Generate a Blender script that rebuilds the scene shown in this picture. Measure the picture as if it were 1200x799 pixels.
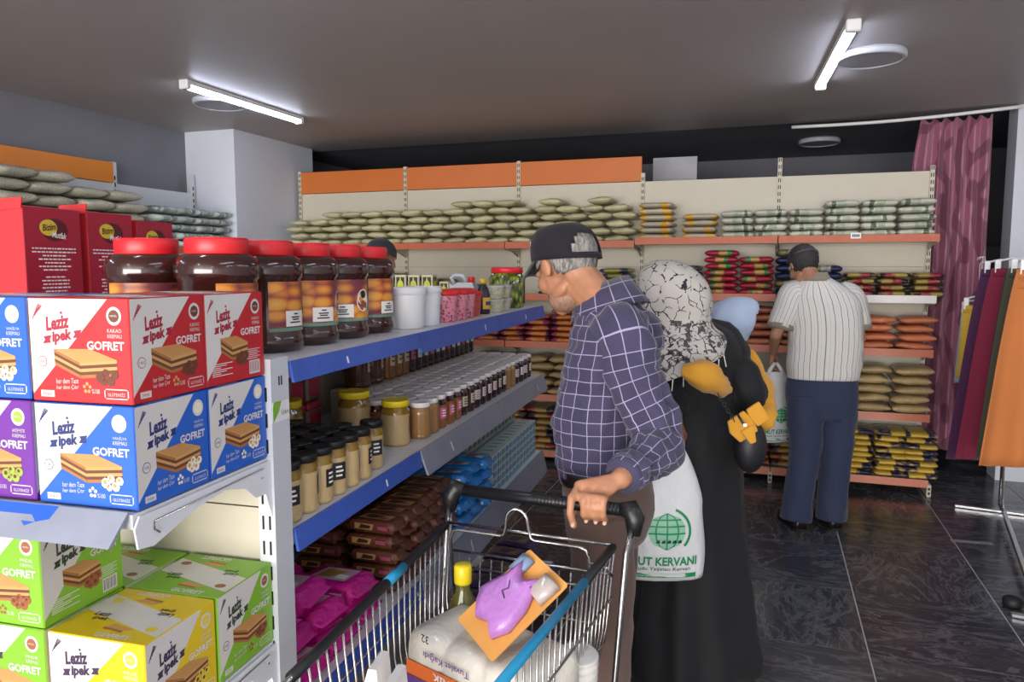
import bpy, bmesh, math, random
import numpy as np
from mathutils import Vector, Matrix, noise
random.seed(7)
for o in list(bpy.data.objects): bpy.data.objects.remove(o)
SC = bpy.context.scene
COL = SC.collection
# ------------------------------------------------------------------ camera
F, PSI, TH, HC = 870.0, math.radians(19.0), math.radians(5.6), 1.55
cam_d = bpy.data.cameras.new('camera'); CAM = bpy.data.objects.new('camera', cam_d); COL.objects.link(CAM)
cam_d.sensor_width = 36; cam_d.lens = F*36/1200; cam_d.clip_start = .02
CAM.location = (0, 0, HC); CAM.rotation_euler = (math.pi/2-TH, 0, PSI)
SC.camera = CAM
# ------------------------------------------------------------------ world, daylight, exposure
w = bpy.data.worlds.new('world'); SC.world = w; w.use_nodes = True
w.node_tree.nodes['Background'].inputs[0].default_value = (.80, .88, 1, 1)
w.node_tree.nodes['Background'].inputs[1].default_value = 1.0
def area(name, loc, rot, sx, sy, power, col):
    d = bpy.data.lights.new(name, 'AREA'); d.shape = 'RECTANGLE'; d.size = sx; d.size_y = sy; d.energy = power; d.color = col
    o = bpy.data.objects.new(name, d); COL.objects.link(o); o.location = loc; o.rotation_euler = rot; return o
area('shopfront_daylight', (-.8, -5.9, 1.35), (math.radians(90), 0, 0), 6.6, 2.35, 720, (1, .95, .90))
SC.view_settings.view_transform = 'Standard'; SC.view_settings.look = 'None'; SC.view_settings.gamma = 1
SC.view_settings.use_curve_mapping = False
SC.view_settings.exposure = 0.12
# ------------------------------------------------------------------ pixel helpers (direction only; distance from what is touched)
_f = Vector((-math.sin(PSI)*math.cos(TH), math.cos(PSI)*math.cos(TH), -math.sin(TH)))
_r = Vector((math.cos(PSI), math.sin(PSI), 0)); _u = _r.cross(_f)
def ray(x, y): return _f+_r*((x-600)/F)-_u*((y-399.5)/F)
def pd(x, y, d): return Vector((0, 0, HC))+ray(x, y)*d
def on_y(x, y, Y): d = ray(x, y); return Vector((0, 0, HC))+d*(Y/d.y)
def on_z(x, y, z): d = ray(x, y); return Vector((0, 0, HC))+d*((z-HC)/d.z)
GA = math.radians(4.0)                     # the gondola stands four degrees off the tile grid
def G(v, u, z=0): return Vector((v*math.cos(GA)-u*math.sin(GA), v*math.sin(GA)+u*math.cos(GA), z))
def Gz(x, y, z):
    P = on_z(x, y, z); return (P.x*math.cos(GA)+P.y*math.sin(GA), -P.x*math.sin(GA)+P.y*math.cos(GA))
# ------------------------------------------------------------------ materials
MATS = {}
def srgb(h):
    h = h.lstrip('#'); c = [int(h[i:i+2], 16)/255 for i in (0, 2, 4)]
    return tuple((x/12.92 if x <= .04045 else ((x+.055)/1.055)**2.4) for x in c)+(1,)
class NT:
    def __init__(s, name):
        s.m = bpy.data.materials.new(name); s.m.use_nodes = True; s.t = s.m.node_tree; s.b = s.t.nodes['Principled BSDF']
    def n(s, typ, **kw):
        k = s.t.nodes.new(typ)
        for a, v in kw.items(): setattr(k, a, v)
        return k
    def l(s, a, b): s.t.links.new(a, b)
    def coord(s, what='Object'): return s.n('ShaderNodeTexCoord').outputs[what]
    def math(s, op, a, b=None, c=None):
        k = s.n('ShaderNodeMath', operation=op)
        for i, v in enumerate((a, b, c)):
            if v is None: continue
            if isinstance(v, (int, float)): k.inputs[i].default_value = v
            else: s.l(v, k.inputs[i])
        return k.outputs[0]
    def mix(s, fac, a, b):
        k = s.n('ShaderNodeMix', data_type='RGBA')
        for i, v in ((0, fac), (6, a), (7, b)):
            if isinstance(v, (int, float, tuple)): k.inputs[i].default_value = v
            else: s.l(v, k.inputs[i])
        return k.outputs[2]
    def noise(s, co, scale, detail=3, rough=.5, dist=0):
        k = s.n('ShaderNodeTexNoise'); k.inputs['Scale'].default_value = scale; k.inputs['Detail'].default_value = detail
        k.inputs['Roughness'].default_value = rough; k.inputs['Distortion'].default_value = dist
        s.l(co, k.inputs['Vector']); return k
    def ramp(s, fac, stops, interp='LINEAR'):
        k = s.n('ShaderNodeValToRGB'); k.color_ramp.interpolation = interp
        e = k.color_ramp.elements
        while len(e) < len(stops): e.new(.5)
        for el, (p, c) in zip(e, stops): el.position = p; el.color = c
        s.l(fac, k.inputs[0]); return k.outputs[0]
    def bump(s, h, strength=.3, dist=.002):
        k = s.n('ShaderNodeBump'); k.inputs['Strength'].default_value = strength; k.inputs['Distance'].default_value = dist
        s.l(h, k.inputs['Height']); s.l(k.outputs[0], s.b.inputs['Normal'])
    def set(s, **kw):
        for k, v in kw.items():
            inp = s.b.inputs[k.replace('_', ' ')]
            if isinstance(v, (int, float, tuple)): inp.default_value = v
            else: s.l(v, inp)
        return s.m
def M(name, hexc, rough=.5, metal=0, var=.0, bumps=None, spec=.5, emit=0, trans=0, alpha=1, coat=0, sub=0, vscale=9):
    if name in MATS: return MATS[name]
    t = NT(name); c = srgb(hexc)
    if var:
        nz = t.noise(t.coord(), vscale, 4)
        lo = tuple(x*(1-var) for x in c[:3])+(1,); hi = tuple(min(1, x*(1+var)) for x in c[:3])+(1,)
        t.set(Base_Color=t.ramp(nz.outputs[0], [(.3, lo), (.7, hi)]))
    else: t.set(Base_Color=c)
    t.set(Roughness=rough, Metallic=metal, Specular_IOR_Level=spec)
    if bumps: t.bump(t.noise(t.coord(), bumps[0], 3).outputs[0], bumps[1], bumps[2])
    if emit: t.set(Emission_Color=c, Emission_Strength=emit)
    if trans: t.set(Transmission_Weight=trans, IOR=1.45)
    if alpha < 1: t.set(Alpha=alpha)
    if coat: t.set(Coat_Weight=coat, Coat_Roughness=.08)
    if sub: t.set(Subsurface_Weight=sub, Subsurface_Radius=(.012, .005, .003))
    MATS[name] = t.m; return t.m
def bag_mat(name, base, bands, rough=.32, grain=None, grain_scale=120, crinkle=.35, rnd=.12, axis=0):
    """wrapper film with printed bands across local x (metres), grain showing through, slight per-bag tone"""
    if name in MATS: return MATS[name]
    t = NT(name); co = t.coord(); sp = t.n('ShaderNodeSeparateXYZ'); t.l(co, sp.inputs[0])
    col = srgb(base)
    if grain:
        v = t.n('ShaderNodeTexVoronoi'); v.inputs['Scale'].default_value = grain_scale; t.l(co, v.inputs['Vector'])
        col = t.mix(t.math('MULTIPLY', v.outputs['Distance'], 1.1), srgb(base), srgb(grain))
    oi = t.n('ShaderNodeObjectInfo')
    xs_ = t.math('ADD', sp.outputs[axis], t.math('MULTIPLY_ADD', oi.outputs['Random'], .05, -.025))
    bl_ = t.n('ShaderNodeTexNoise'); bl_.noise_dimensions = '4D'; bl_.inputs['Scale'].default_value = 26; bl_.inputs['Detail'].default_value = 2; t.l(co, bl_.inputs['Vector']); t.l(t.math('MULTIPLY', oi.outputs['Random'], 50.), bl_.inputs['W'])
    xs_ = t.math('ADD', xs_, t.math('MULTIPLY_ADD', bl_.outputs[0], .05, -.025))
    for (x0, x1, hx) in bands:
        a = t.math('GREATER_THAN', xs_, x0); b = t.math('LESS_THAN', xs_, x1)
        col = t.mix(t.math('MULTIPLY', t.math('MULTIPLY', a, b), t.ramp(bl_.outputs[0], [(.36, (.35, .35, .35, 1)), (.5, (1, 1, 1, 1))])), col, srgb(hx))
    hsv = t.n('ShaderNodeHueSaturation')
    t.l(t.math('MULTIPLY_ADD', oi.outputs['Random'], rnd*2, 1-rnd), hsv.inputs['Value'])
    if isinstance(col, tuple): hsv.inputs['Color'].default_value = col
    else: t.l(col, hsv.inputs['Color'])
    t.set(Base_Color=hsv.outputs[0], Roughness=rough)
    nz = t.noise(co, 28, 4, .6, 1.2); t.bump(nz.outputs[0], crinkle*1.5, .014)
    MATS[name] = t.m; return t.m
# ------------------------------------------------------------------ mesh builder
class MB:
    def __init__(s): s.v = []; s.f = []; s.m = []; s.uv = {}; s.smooth = []
    def add(s, vs, fs, mi=0, sm=False, uvs=None):
        o = len(s.v); s.v += [tuple(p) for p in vs]
        for k, f in enumerate(fs):
            s.f.append(tuple(i+o for i in f)); s.m.append(mi); s.smooth.append(sm)
            if uvs: s.uv[len(s.f)-1] = [uvs[k][j] for j in range(len(f))]
        return s
    def box(s, x0, x1, y0, y1, z0, z1, mi=0, bev=0):
        if bev:
            b = bev; P = []; 
            for z, ins in ((z0, b), (z0+b, 0), (z1-b, 0), (z1, b)):
                e = ins
                P += [(x0+e+(b if not e else 0), y0+e, z), (x1-e-(b if not e else 0), y0+e, z), (x1-e, y0+e+(b if not e else 0), z), (x1-e, y1-e-(b if not e else 0), z),
                      (x1-e-(b if not e else 0), y1-e, z), (x0+e+(b if not e else 0), y1-e, z), (x0+e, y1-e-(b if not e else 0), z), (x0+e, y0+e+(b if not e else 0), z)]
            fs = [tuple(reversed(range(8))), tuple(range(24, 32))]
            for k in range(3):
                for i in range(8): j = (i+1) % 8; fs.append((k*8+i, k*8+j, k*8+8+j, k*8+8+i))
            return s.add(P, fs, mi)
        P = [(x0, y0, z0), (x1, y0, z0), (x1, y1, z0), (x0, y1, z0), (x0, y0, z1), (x1, y0, z1), (x1, y1, z1), (x0, y1, z1)]
        return s.add(P, [(3, 2, 1, 0), (4, 5, 6, 7), (0, 1, 5, 4), (1, 2, 6, 5), (2, 3, 7, 6), (3, 0, 4, 7)], mi)
    def quad(s, a, b, c, d, mi=0): return s.add([a, b, c, d], [(0, 1, 2, 3)], mi)
    def poly(s, pts, mi=0): return s.add(pts, [tuple(range(len(pts)))], mi)
    def prism(s, pts, a, b, axis='y', mi=0):
        """outline pts (2D) extruded from a to b along an axis"""
        n = len(pts)
        def P(p, t): return {'y': (p[0], t, p[1]), 'x': (t, p[0], p[1]), 'z': (p[0], p[1], t)}[axis]
        vs = [P(p, a) for p in pts]+[P(p, b) for p in pts]
        fs = [tuple(range(n)), tuple(reversed(range(n, 2*n)))]+[(i, i+n, (i+1) % n+n, (i+1) % n) for i in range(n)]
        return s.add(vs, fs, mi)
    def rings(s, rs, mi=0, close=True, cap0=True, cap1=True, sm=True, uv=None):
        n = len(rs[0]); vs = [p for r in rs for p in r]; fs = []; us = [] if uv else None
        m = n if close else n-1
        for k in range(len(rs)-1):
            for i in range(m):
                j = (i+1) % n; fs.append((k*n+i, k*n+j, k*n+n+j, k*n+n+i))
                if uv: us.append([(uv[0][k]*i/n+0, uv[1][k]), (uv[0][k]*(i+1)/n, uv[1][k]), (uv[0][k+1]*(i+1)/n, uv[1][k+1]), (uv[0][k+1]*i/n, uv[1][k+1])])
        if close and cap0: fs.append(tuple(reversed(range(n)))); us is not None and us.append([(.02, .02)]*n)
        if close and cap1: fs.append(tuple(range((len(rs)-1)*n, len(rs)*n))); us is not None and us.append([(.02, .02)]*n)
        return s.add(vs, fs, mi, sm, us)
    def lathe(s, prof, n=20, c=(0, 0, 0), mi=0, cap0=True, cap1=True, sm=True):
        rs = [[(c[0]+r*math.cos(2*math.pi*i/n), c[1]+r*math.sin(2*math.pi*i/n), c[2]+z) for i in range(n)] for r, z in prof]
        return s.rings(rs, mi, True, cap0, cap1, sm)
    def tube(s, pts, r, n=8, mi=0, closed=False):
        pts = [Vector(p) for p in pts]; rs = []; N = len(pts); up = None
        for i, p in enumerate(pts):
            if closed: t = pts[(i+1) % N]-pts[i-1]
            else: t = pts[min(i+1, N-1)]-pts[max(i-1, 0)]
            t.normalize()
            if up is None: up = Vector((0, 0, 1)) if abs(t.z) < .9 else Vector((1, 0, 0))
            a = t.cross(up).normalized(); b = a.cross(t).normalized(); up = b
            rr = r[i] if isinstance(r, (list, tuple)) else r
            rs.append([p+a*(rr*math.cos(2*math.pi*k/n))+b*(rr*math.sin(2*math.pi*k/n)) for k in range(n)])
        if closed: rs.append(rs[0]); return s.rings(rs, mi, True, False, False)
        return s.rings(rs, mi)
    def disc(s, c, r, n=20, mi=0, ax='y', rx=None):
        rx = rx or r; P = []
        for i in range(n):
            a = 2*math.pi*i/n; ca, sa = rx*math.cos(a), r*math.sin(a)
            P.append({'y': (c[0]+ca, c[1], c[2]+sa), 'z': (c[0]+ca, c[1]+sa, c[2]), 'x': (c[0], c[1]+ca, c[2]+sa)}[ax])
        return s.poly(P, mi)
    def merge(s, o, fn=None, mi=0):
        b = len(s.v); s.v += [tuple(fn(p)) if fn else p for p in o.v]
        for k, f in enumerate(o.f):
            s.f.append(tuple(i+b for i in f)); s.m.append(o.m[k]+mi); s.smooth.append(o.smooth[k])
            if k in o.uv: s.uv[len(s.f)-1] = o.uv[k]
        return s
    def mesh(s, name, mats):
        me = bpy.data.meshes.new(name); me.from_pydata(s.v, [], s.f)
        for m in (mats if isinstance(mats, (list, tuple)) else [mats]): me.materials.append(m)
        me.polygons.foreach_set('material_index', s.m); me.polygons.foreach_set('use_smooth', s.smooth)
        if s.uv:
            L = me.uv_layers.new(name='UVMap'); arr = np.zeros((len(me.loops), 2), 'f'); 
            for k, p in enumerate(me.polygons):
                u = s.uv.get(k)
                if u:
                    for j in range(len(u)): arr[p.loop_start+j] = u[j]
            L.data.foreach_set('uv', arr.ravel())
        me.update(); return me
# text as outline geometry (flat print)
_tc = {}
def text_mb(txt, bold=0.0, shear=0.0):
    key = (txt, bold, shear)
    if key in _tc: return _tc[key]
    cu = bpy.data.curves.new('t', 'FONT'); cu.body = txt; cu.resolution_u = 2; cu.offset = bold; cu.shear = shear
    cu.align_x = 'CENTER'; cu.align_y = 'CENTER'
    o = bpy.data.objects.new('t', cu); COL.objects.link(o)
    dg = bpy.context.evaluated_depsgraph_get(); me = bpy.data.meshes.new_from_object(o.evaluated_get(dg))
    mb = MB(); mb.v = [tuple(v.co) for v in me.vertices]; mb.f = [tuple(p.vertices) for p in me.polygons]
    mb.m = [0]*len(mb.f); mb.smooth = [False]*len(mb.f)
    bpy.data.objects.remove(o); bpy.data.curves.remove(cu); bpy.data.meshes.remove(me)
    xs = [p[0] for p in mb.v]; ys = [p[1] for p in mb.v]
    cx, cy, W, H = (min(xs)+max(xs))/2, (min(ys)+max(ys))/2, max(xs)-min(xs), max(ys)-min(ys)
    mb.v = [((p[0]-cx)/H, (p[1]-cy)/H, 0) for p in mb.v]; mb.W = W/H
    _tc[key] = mb; return mb
def put_text(mb, txt, cx, cy, h, fn, mi, wmax=None, rot=0, bold=0., shear=0.):
    """text of height h centred at face coords (cx,cy); fn(a,b) gives the 3-D point of the face"""
    t = text_mb(txt, bold, shear); sx = h
    if wmax: sx = wmax/t.W
    c, s = math.cos(rot), math.sin(rot)
    mb.merge(t, lambda p: fn(cx+p[0]*sx*c-p[1]*h*s, cy+p[0]*sx*s+p[1]*h*c), mi)
# ------------------------------------------------------------------ objects
def obj(name, mb, mats, parent=None, loc=(0, 0, 0), rz=0):
    me = mb if isinstance(mb, bpy.types.Mesh) else mb.mesh(name, mats)
    o = bpy.data.objects.new(name, me); COL.objects.link(o); o.location = loc; o.rotation_euler = (0, 0, rz)
    if parent: o.parent = parent
    return o
def tag(o, label, cat, group=None, kind=None):
    o['label'] = label; o['category'] = cat
    if group: o['group'] = group
    if kind: o['kind'] = kind
    return o
def thing(name, label, cat, loc=(0, 0, 0), rz=0, group=None):
    o = bpy.data.objects.new(name, None); COL.objects.link(o); o.empty_display_size = .05
    o.location = loc; o.rotation_euler = (0, 0, rz); return tag(o, label, cat, group)
def struct(name, mb, mats, loc=(0, 0, 0), rz=0, label=None, cat=None):
    o = obj(name, mb, mats, None, loc, rz); o['kind'] = 'structure'
    if label: o['label'] = label
    if cat: o['category'] = cat
    return o
def inst(root_mesh_parts, name, label, cat, loc, rz=0, group=None, tilt=(0, 0), sc=1):
    """thing from shared part meshes: [(part_name, mesh), ...]; one part = a single mesh thing"""
    if len(root_mesh_parts) == 1:
        o = obj(name, root_mesh_parts[0][1], None, None, loc); o.rotation_euler = (tilt[0], tilt[1], rz); tag(o, label, cat, group)
    else:
        o = thing(name, label, cat, loc, rz, group); o.rotation_euler = (tilt[0], tilt[1], rz)
        for pn, me in root_mesh_parts: obj(pn, me, None, o)
    if sc != 1: o.scale = (sc, sc, sc)
    return o
ORD = ['first', 'second', 'third', 'fourth', 'fifth', 'sixth', 'seventh', 'eighth', 'ninth', 'tenth', 'eleventh', 'twelfth', 'thirteenth', 'fourteenth', 'fifteenth', 'sixteenth', 'seventeenth', 'eighteenth', 'nineteenth', 'twentieth', 'twenty-first', 'twenty-second', 'twenty-third', 'twenty-fourth']
R = random.uniform
# ------------------------------------------------------------------ the room
HCE = 2.69
# ceiling paint
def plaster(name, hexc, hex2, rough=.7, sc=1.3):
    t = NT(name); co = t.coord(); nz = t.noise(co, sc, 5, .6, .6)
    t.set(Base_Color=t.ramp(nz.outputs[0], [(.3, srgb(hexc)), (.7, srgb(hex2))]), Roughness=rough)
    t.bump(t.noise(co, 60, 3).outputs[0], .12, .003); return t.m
m_ceil = plaster('ceiling_paint', '#a39d9b', '#ada6a4', .5, .7)
m_dark = plaster('back_room_shade', '#6a6a74', '#767680', .8)  # shade of the unlit back room put into a darker tone
m_wall = plaster('grey_wall_paint', '#c6c6c6', '#cfcfcf', .7)
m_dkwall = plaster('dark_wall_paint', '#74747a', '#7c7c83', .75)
m_col = plaster('column_paint', '#cdd2dd', '#d6dbe5', .6)
# floor tiles: each one a piece, marble with own veins
def floor_mat():
    t = NT('black_marble_tile'); co = t.coord('Object'); oi = t.n('ShaderNodeObjectInfo')
    add = t.n('ShaderNodeVectorMath', operation='ADD'); t.l(co, add.inputs[0])
    cmb = t.n('ShaderNodeCombineXYZ'); t.l(t.math('MULTIPLY', oi.outputs['Random'], 37.0), cmb.inputs[0]); t.l(t.math('MULTIPLY', oi.outputs['Random'], 91.0), cmb.inputs[1])
    t.l(cmb.outputs[0], add.inputs[1]); v = add.outputs[0]
    st_ = t.n('ShaderNodeMapping'); st_.inputs['Scale'].default_value = (.55, 1.5, 1); st_.inputs['Rotation'].default_value = (0, 0, .5); t.l(v, st_.inputs[0]); v = st_.outputs[0]
    base = t.ramp(t.noise(v, 3.2, 6, .65, 1.0).outputs[0], [(.25, srgb('#2c2d32')), (.5, srgb('#3c3e44')), (.62, srgb('#4c4a4a')), (.8, srgb('#575350'))])
    n1 = t.noise(v, 2.6, 7, .62, 1.6); d1 = t.math('ABSOLUTE', t.math('SUBTRACT', n1.outputs[0], .5))
    vein = t.ramp(d1, [(0, (1, 1, 1, 1)), (.012, (.55, .55, .55, 1)), (.03, (0, 0, 0, 1))])
    n2 = t.noise(v, 7, 8, .7, 1.2); d2 = t.math('ABSOLUTE', t.math('SUBTRACT', n2.outputs[0], .5))
    vein2 = t.ramp(d2, [(0, (.9, .9, .9, 1)), (.02, (.2, .2, .2, 1)), (.06, (0, 0, 0, 1))])
    msk = t.ramp(t.noise(v, 2.1, 2).outputs[0], [(.42, (0, 0, 0, 1)), (.62, (1, 1, 1, 1))])
    vv = t.math('MAXIMUM', t.math('MULTIPLY', vein, .45), t.math('MULTIPLY', t.math('MULTIPLY', vein2, msk), .8))
    t.set(Base_Color=t.mix(t.math('MULTIPLY', vv, .8), base, srgb('#9a9a9c')), Roughness=.2, Specular_IOR_Level=.5)
    return t.m
m_tile = floor_mat(); m_grout = M('tile_grout', '#c4c4c8', .8)
fl = MB(); fl.box(-4.8, 3.2, -6.25, 8.6, -.08, -.003); floor = struct('floor', fl, m_grout)
TS = .615; TX0 = .432; TY0 = 4.41
tmb = MB(); h = TS/2-.003; tmb.box(-h, h, -h, h, -.012, 0, bev=.0012); tme = tmb.mesh('tile', [m_tile])
tiles = []
for i in range(-8, 5):
    for j in range(-17, 7):
        cx, cy = TX0+(i+.5)*TS, TY0+(j+.5)*TS
        if cx < -4.75+h or cx > 3.15-h or cy < -6.1 or (cy < 0 and abs(cx) > 2.2): continue
        tiles.append((math.hypot(cx-.6, cy-3.5), cx, cy))
for _, cx, cy in sorted(tiles):
    o = obj('tile', tme, None, floor, (cx, cy, 0)); o.rotation_euler.z = random.choice((0, math.pi/2, math.pi, -math.pi/2))
# shell
c = MB(); c.box(-4.8, 3.2, -6.25, 6.42, HCE, HCE+.25); struct('ceiling', c, m_ceil)
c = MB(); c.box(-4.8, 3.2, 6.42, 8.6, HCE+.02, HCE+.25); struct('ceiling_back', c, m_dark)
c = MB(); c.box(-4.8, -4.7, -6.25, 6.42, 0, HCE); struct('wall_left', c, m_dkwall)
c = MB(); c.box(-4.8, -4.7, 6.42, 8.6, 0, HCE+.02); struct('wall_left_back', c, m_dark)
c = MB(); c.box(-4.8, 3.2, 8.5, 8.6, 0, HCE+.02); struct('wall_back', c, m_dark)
c = MB(); c.box(3.1, 3.2, -6.25, 8.6, 0, HCE); struct('wall_right', c, m_wall)
c = MB(); c.box(1.62, 3.1, 6.2, 6.42, 0, HCE); struct('wall_partition', c, m_col)
c = MB(); c.box(-4.8, -4.2, -6.25, -6.15, 0, HCE); c.box(2.6, 3.2, -6.25, -6.15, 0, HCE); c.box(-4.2, 2.6, -6.25, -6.15, 2.55, HCE); c.box(-4.2, 2.6, -6.25, -6.15, 0, .15)
struct('wall_front', c, m_wall)
c = MB(); c.box(-4.7, -4.2, 5.16, 6.28, 0, HCE); struct('wall_column', c, m_col)
# lighter panel behind the shelves
c = MB(); c.box(-1.0, -.62, 6.75, 6.8, 0, 2.52); tag(obj('plasterboard_sheet', c, M('sheet_grey', '#b9b9be', .7, var=.08)), 'grey sheet propped up behind the back shelves, right of orange headers', 'board')
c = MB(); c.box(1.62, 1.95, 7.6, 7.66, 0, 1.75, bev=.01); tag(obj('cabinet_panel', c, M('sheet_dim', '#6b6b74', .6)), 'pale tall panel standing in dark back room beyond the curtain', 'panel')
# ------------------------------------------------------------------ ceiling lamps
m_led = M('led_diffuser', '#dde7ff', .4, emit=29); m_white = M('white_enamel', '#e6e6e6', .35); m_chrome = M('chrome', '#cfd0d2', .18, 1)
def batten(x, y, z, rz, label):
    t = thing('ceiling_batten_light', label, 'lamp', (x, y, z), rz, 'LED battens on the ceiling')
    b = MB(); b.box(-.032, .032, -.6, .6, -.028, 0, bev=.004); obj('housing', b, m_white, t)
    b = MB(); n = 8; pr = [(-.027+.054*k/n, -.028-.026*math.sin(math.pi*k/n)) for k in range(n+1)]
    b.prism(pr, -.565, .565, 'y'); obj('diffuser', b, m_led, t)
    for s in (-1, 1):
        b = MB(); b.box(-.033, .033, s*.583-.019, s*.583+.019, -.056, -.001, bev=.006); e = obj('end_cap', b, m_white, t)
    b = MB(); b.lathe([(.006, 0), (.006, .003)], 8, (0, -.59, -.06)); obj('screw', b, M('screw_dark', '#3a3a3a', .5), t)
    return t
batten(-3.395, 4.33, HCE, 0.0, 'lit LED batten light on ceiling in front of pale column')
batten(.298, 4.45, HCE, .06, 'lit LED batten light on ceiling above man in striped shirt')
for k, (x, y) in enumerate([(-3.4, .6), (-1.5, -1.2), (.3, .6), (1.9, 2.0), (-1.5, 1.6), (-1.5, -3.6), (.9, -2.6), (2.2, 3.4), (2.0, .3)]):
    batten(x, y, HCE, 0, 'LED batten light on ceiling outside the picture, '+['along the left wall', 'behind the viewer', 'right above the viewer', 'near the right wall', 'over the gondola', 'by the shop window', 'near the entrance', 'added beyond the clothes rack for side light', 'added right of the viewer for side light'][k])  # last two unseen battens are added for side light on the gondola shelves
def disc_lamp(x, y, z, label):
    t = thing('round_ceiling_lamp', label, 'lamp', (x, y, z), 0, 'round ceiling lamps')
    b = MB(); b.lathe([(.17, 0), (.178, -.01), (.178, -.035), (.16, -.045), (.158, -.038)], 40, cap1=False); obj('rim', b, M('lamp_rim', '#b9bcc6', .4), t)
    b = MB(); b.lathe([(.158, -.038), (.08, -.04), (.001, -.041)], 40, cap0=False); obj('diffuser', b, M('lamp_opal_off', '#9a9ca4', .4), t)
P = on_z(1020, 62, HCE); disc_lamp(P.x, P.y, HCE, 'unlit round ceiling lamp beside the right batten light')
P = on_z(258, 117, HCE); disc_lamp(P.x, P.y, HCE, 'unlit round ceiling lamp half hidden by left batten light')
P = on_y(960, 172, 7.4); disc_lamp(P.x, 7.4, HCE+.02, 'small round lamp on dark ceiling behind the back shelves')
# curtain rail and curtain
ra = Vector((.135, 6.36, 2.652)); rb = Vector((1.62, 6.14, 2.665))
b = MB(); b.tube([(ra*(1-k/8)+rb*(k/8))+Vector((0, 0, -.02*math.sin(math.pi*k/8)**1)) for k in range(9)], .013, 8)
rail = tag(obj('curtain_rail', b, m_white), 'thin white curtain rail hung under the ceiling', 'rail')
def damask():
    t = NT('curtain_damask'); co = t.coord('UV'); 
    w = t.n('ShaderNodeTexWave'); w.wave_type = 'BANDS'; w.inputs['Scale'].default_value = 1.1; w.inputs['Distortion'].default_value = 14; w.inputs['Detail'].default_value = 2; w.inputs['Detail Scale'].default_value = 1.6
    t.l(co, w.inputs['Vector'])
    f = t.ramp(w.outputs['Fac'], [(.5, (0, 0, 0, 1)), (.62, (1, 1, 1, 1))])
    t.set(Base_Color=t.mix(f, srgb('#a5657e'), srgb('#7d4459')), Roughness=t.math('MULTIPLY_ADD', f, .25, .38), Sheen_Weight=.3)
    return t.m
ct = MB(); nx, nz = 90, 30; x0, x1 = .97, 1.43
rs = []; 
for k in range(nz+1):
    tz = k/nz; z = 2.62-tz*2.42; row = []
    for i in range(nx+1):
        s = i/nx; sp = 1+.12*math.sin(tz*math.pi)*0; 
        x = 1.02+s*.45+(.035*tz*(s-.5)) - .16*max(0, (.25-s))*math.sin(math.pi*min(1, tz*2.2))*1.2
        amp = .028+.012*noise.noise((s*4, tz*2, 3.3))
        y = 6.27-(x-.9)*.14+amp*math.sin(s*2*math.pi*6.3+.9*noise.noise((s*3, tz*1.5, 1)))+.03*noise.noise((s*5, tz*3, 7))
        row.append((x, y, z+(.02*math.sin(s*2*math.pi*6.3) if k == 0 else 0)))
    rs.append(row)
vs = [p for r in rs for p in r]; fs = []; us = []
for k in range(nz):
    for i in range(nx):
        fs.append((k*(nx+1)+i, k*(nx+1)+i+1, (k+1)*(nx+1)+i+1, (k+1)*(nx+1)+i))
        us.append([(i/nx*1.1, -k/nz*2.4), ((i+1)/nx*1.1, -k/nz*2.4), ((i+1)/nx*1.1, -(k+1)/nz*2.4), (i/nx*1.1, -(k+1)/nz*2.4)])
ct.add(vs, fs, 0, True, us)
cu = tag(obj('curtain', ct, damask()), 'shiny dusky pink damask curtain hanging behind the right end of the shelves', 'curtain')
cu.modifiers.new('s', 'SOLIDIFY').thickness = .003
# ------------------------------------------------------------------ shelving runs
m_cream = M('cream_steel', '#c9c2b0', .45, var=.02); m_org = M('orange_rail', '#c26746', .4, var=.05); m_head = M('orange_header', '#cf6f2b', .5, var=.03, vscale=3)
m_slot = M('slot_black', '#15130f', .8); m_hw = M('header_left', '#de8425', .5, var=.03, vscale=3); m_rail_w = M('white_rail', '#e9e6df', .4)
def upright(name, h, parent, loc, w=.03, d=.03, z0=0, pitch=.05, mat=None, label=None):
    b = MB(); b.box(-w/2, w/2, 0, d, z0, h, 0)
    k = z0+.04
    while k < h-.02:
        for s in (-1, 1): b.box(s*w*.22-w*.1, s*w*.22+w*.1, -.0008, .004, k, k+pitch*.55, 1)
        k += pitch
    return obj(name, b, [mat or m_cream, m_slot], parent, loc)
BX = [-4.15, -3.06, -2.005, -.965, .055, 1.075]; BY = 6.0
ROWZ = [1.745, 1.335, .955, .53, .09]
rowz_r = [1.765, 1.352, .985, .54, .10]
def shelf_z(bay, row): return (ROWZ if bay < 3 else rowz_r)[row]
baynames = ['leftmost', 'second', 'middle', 'fourth', 'rightmost']
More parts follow.
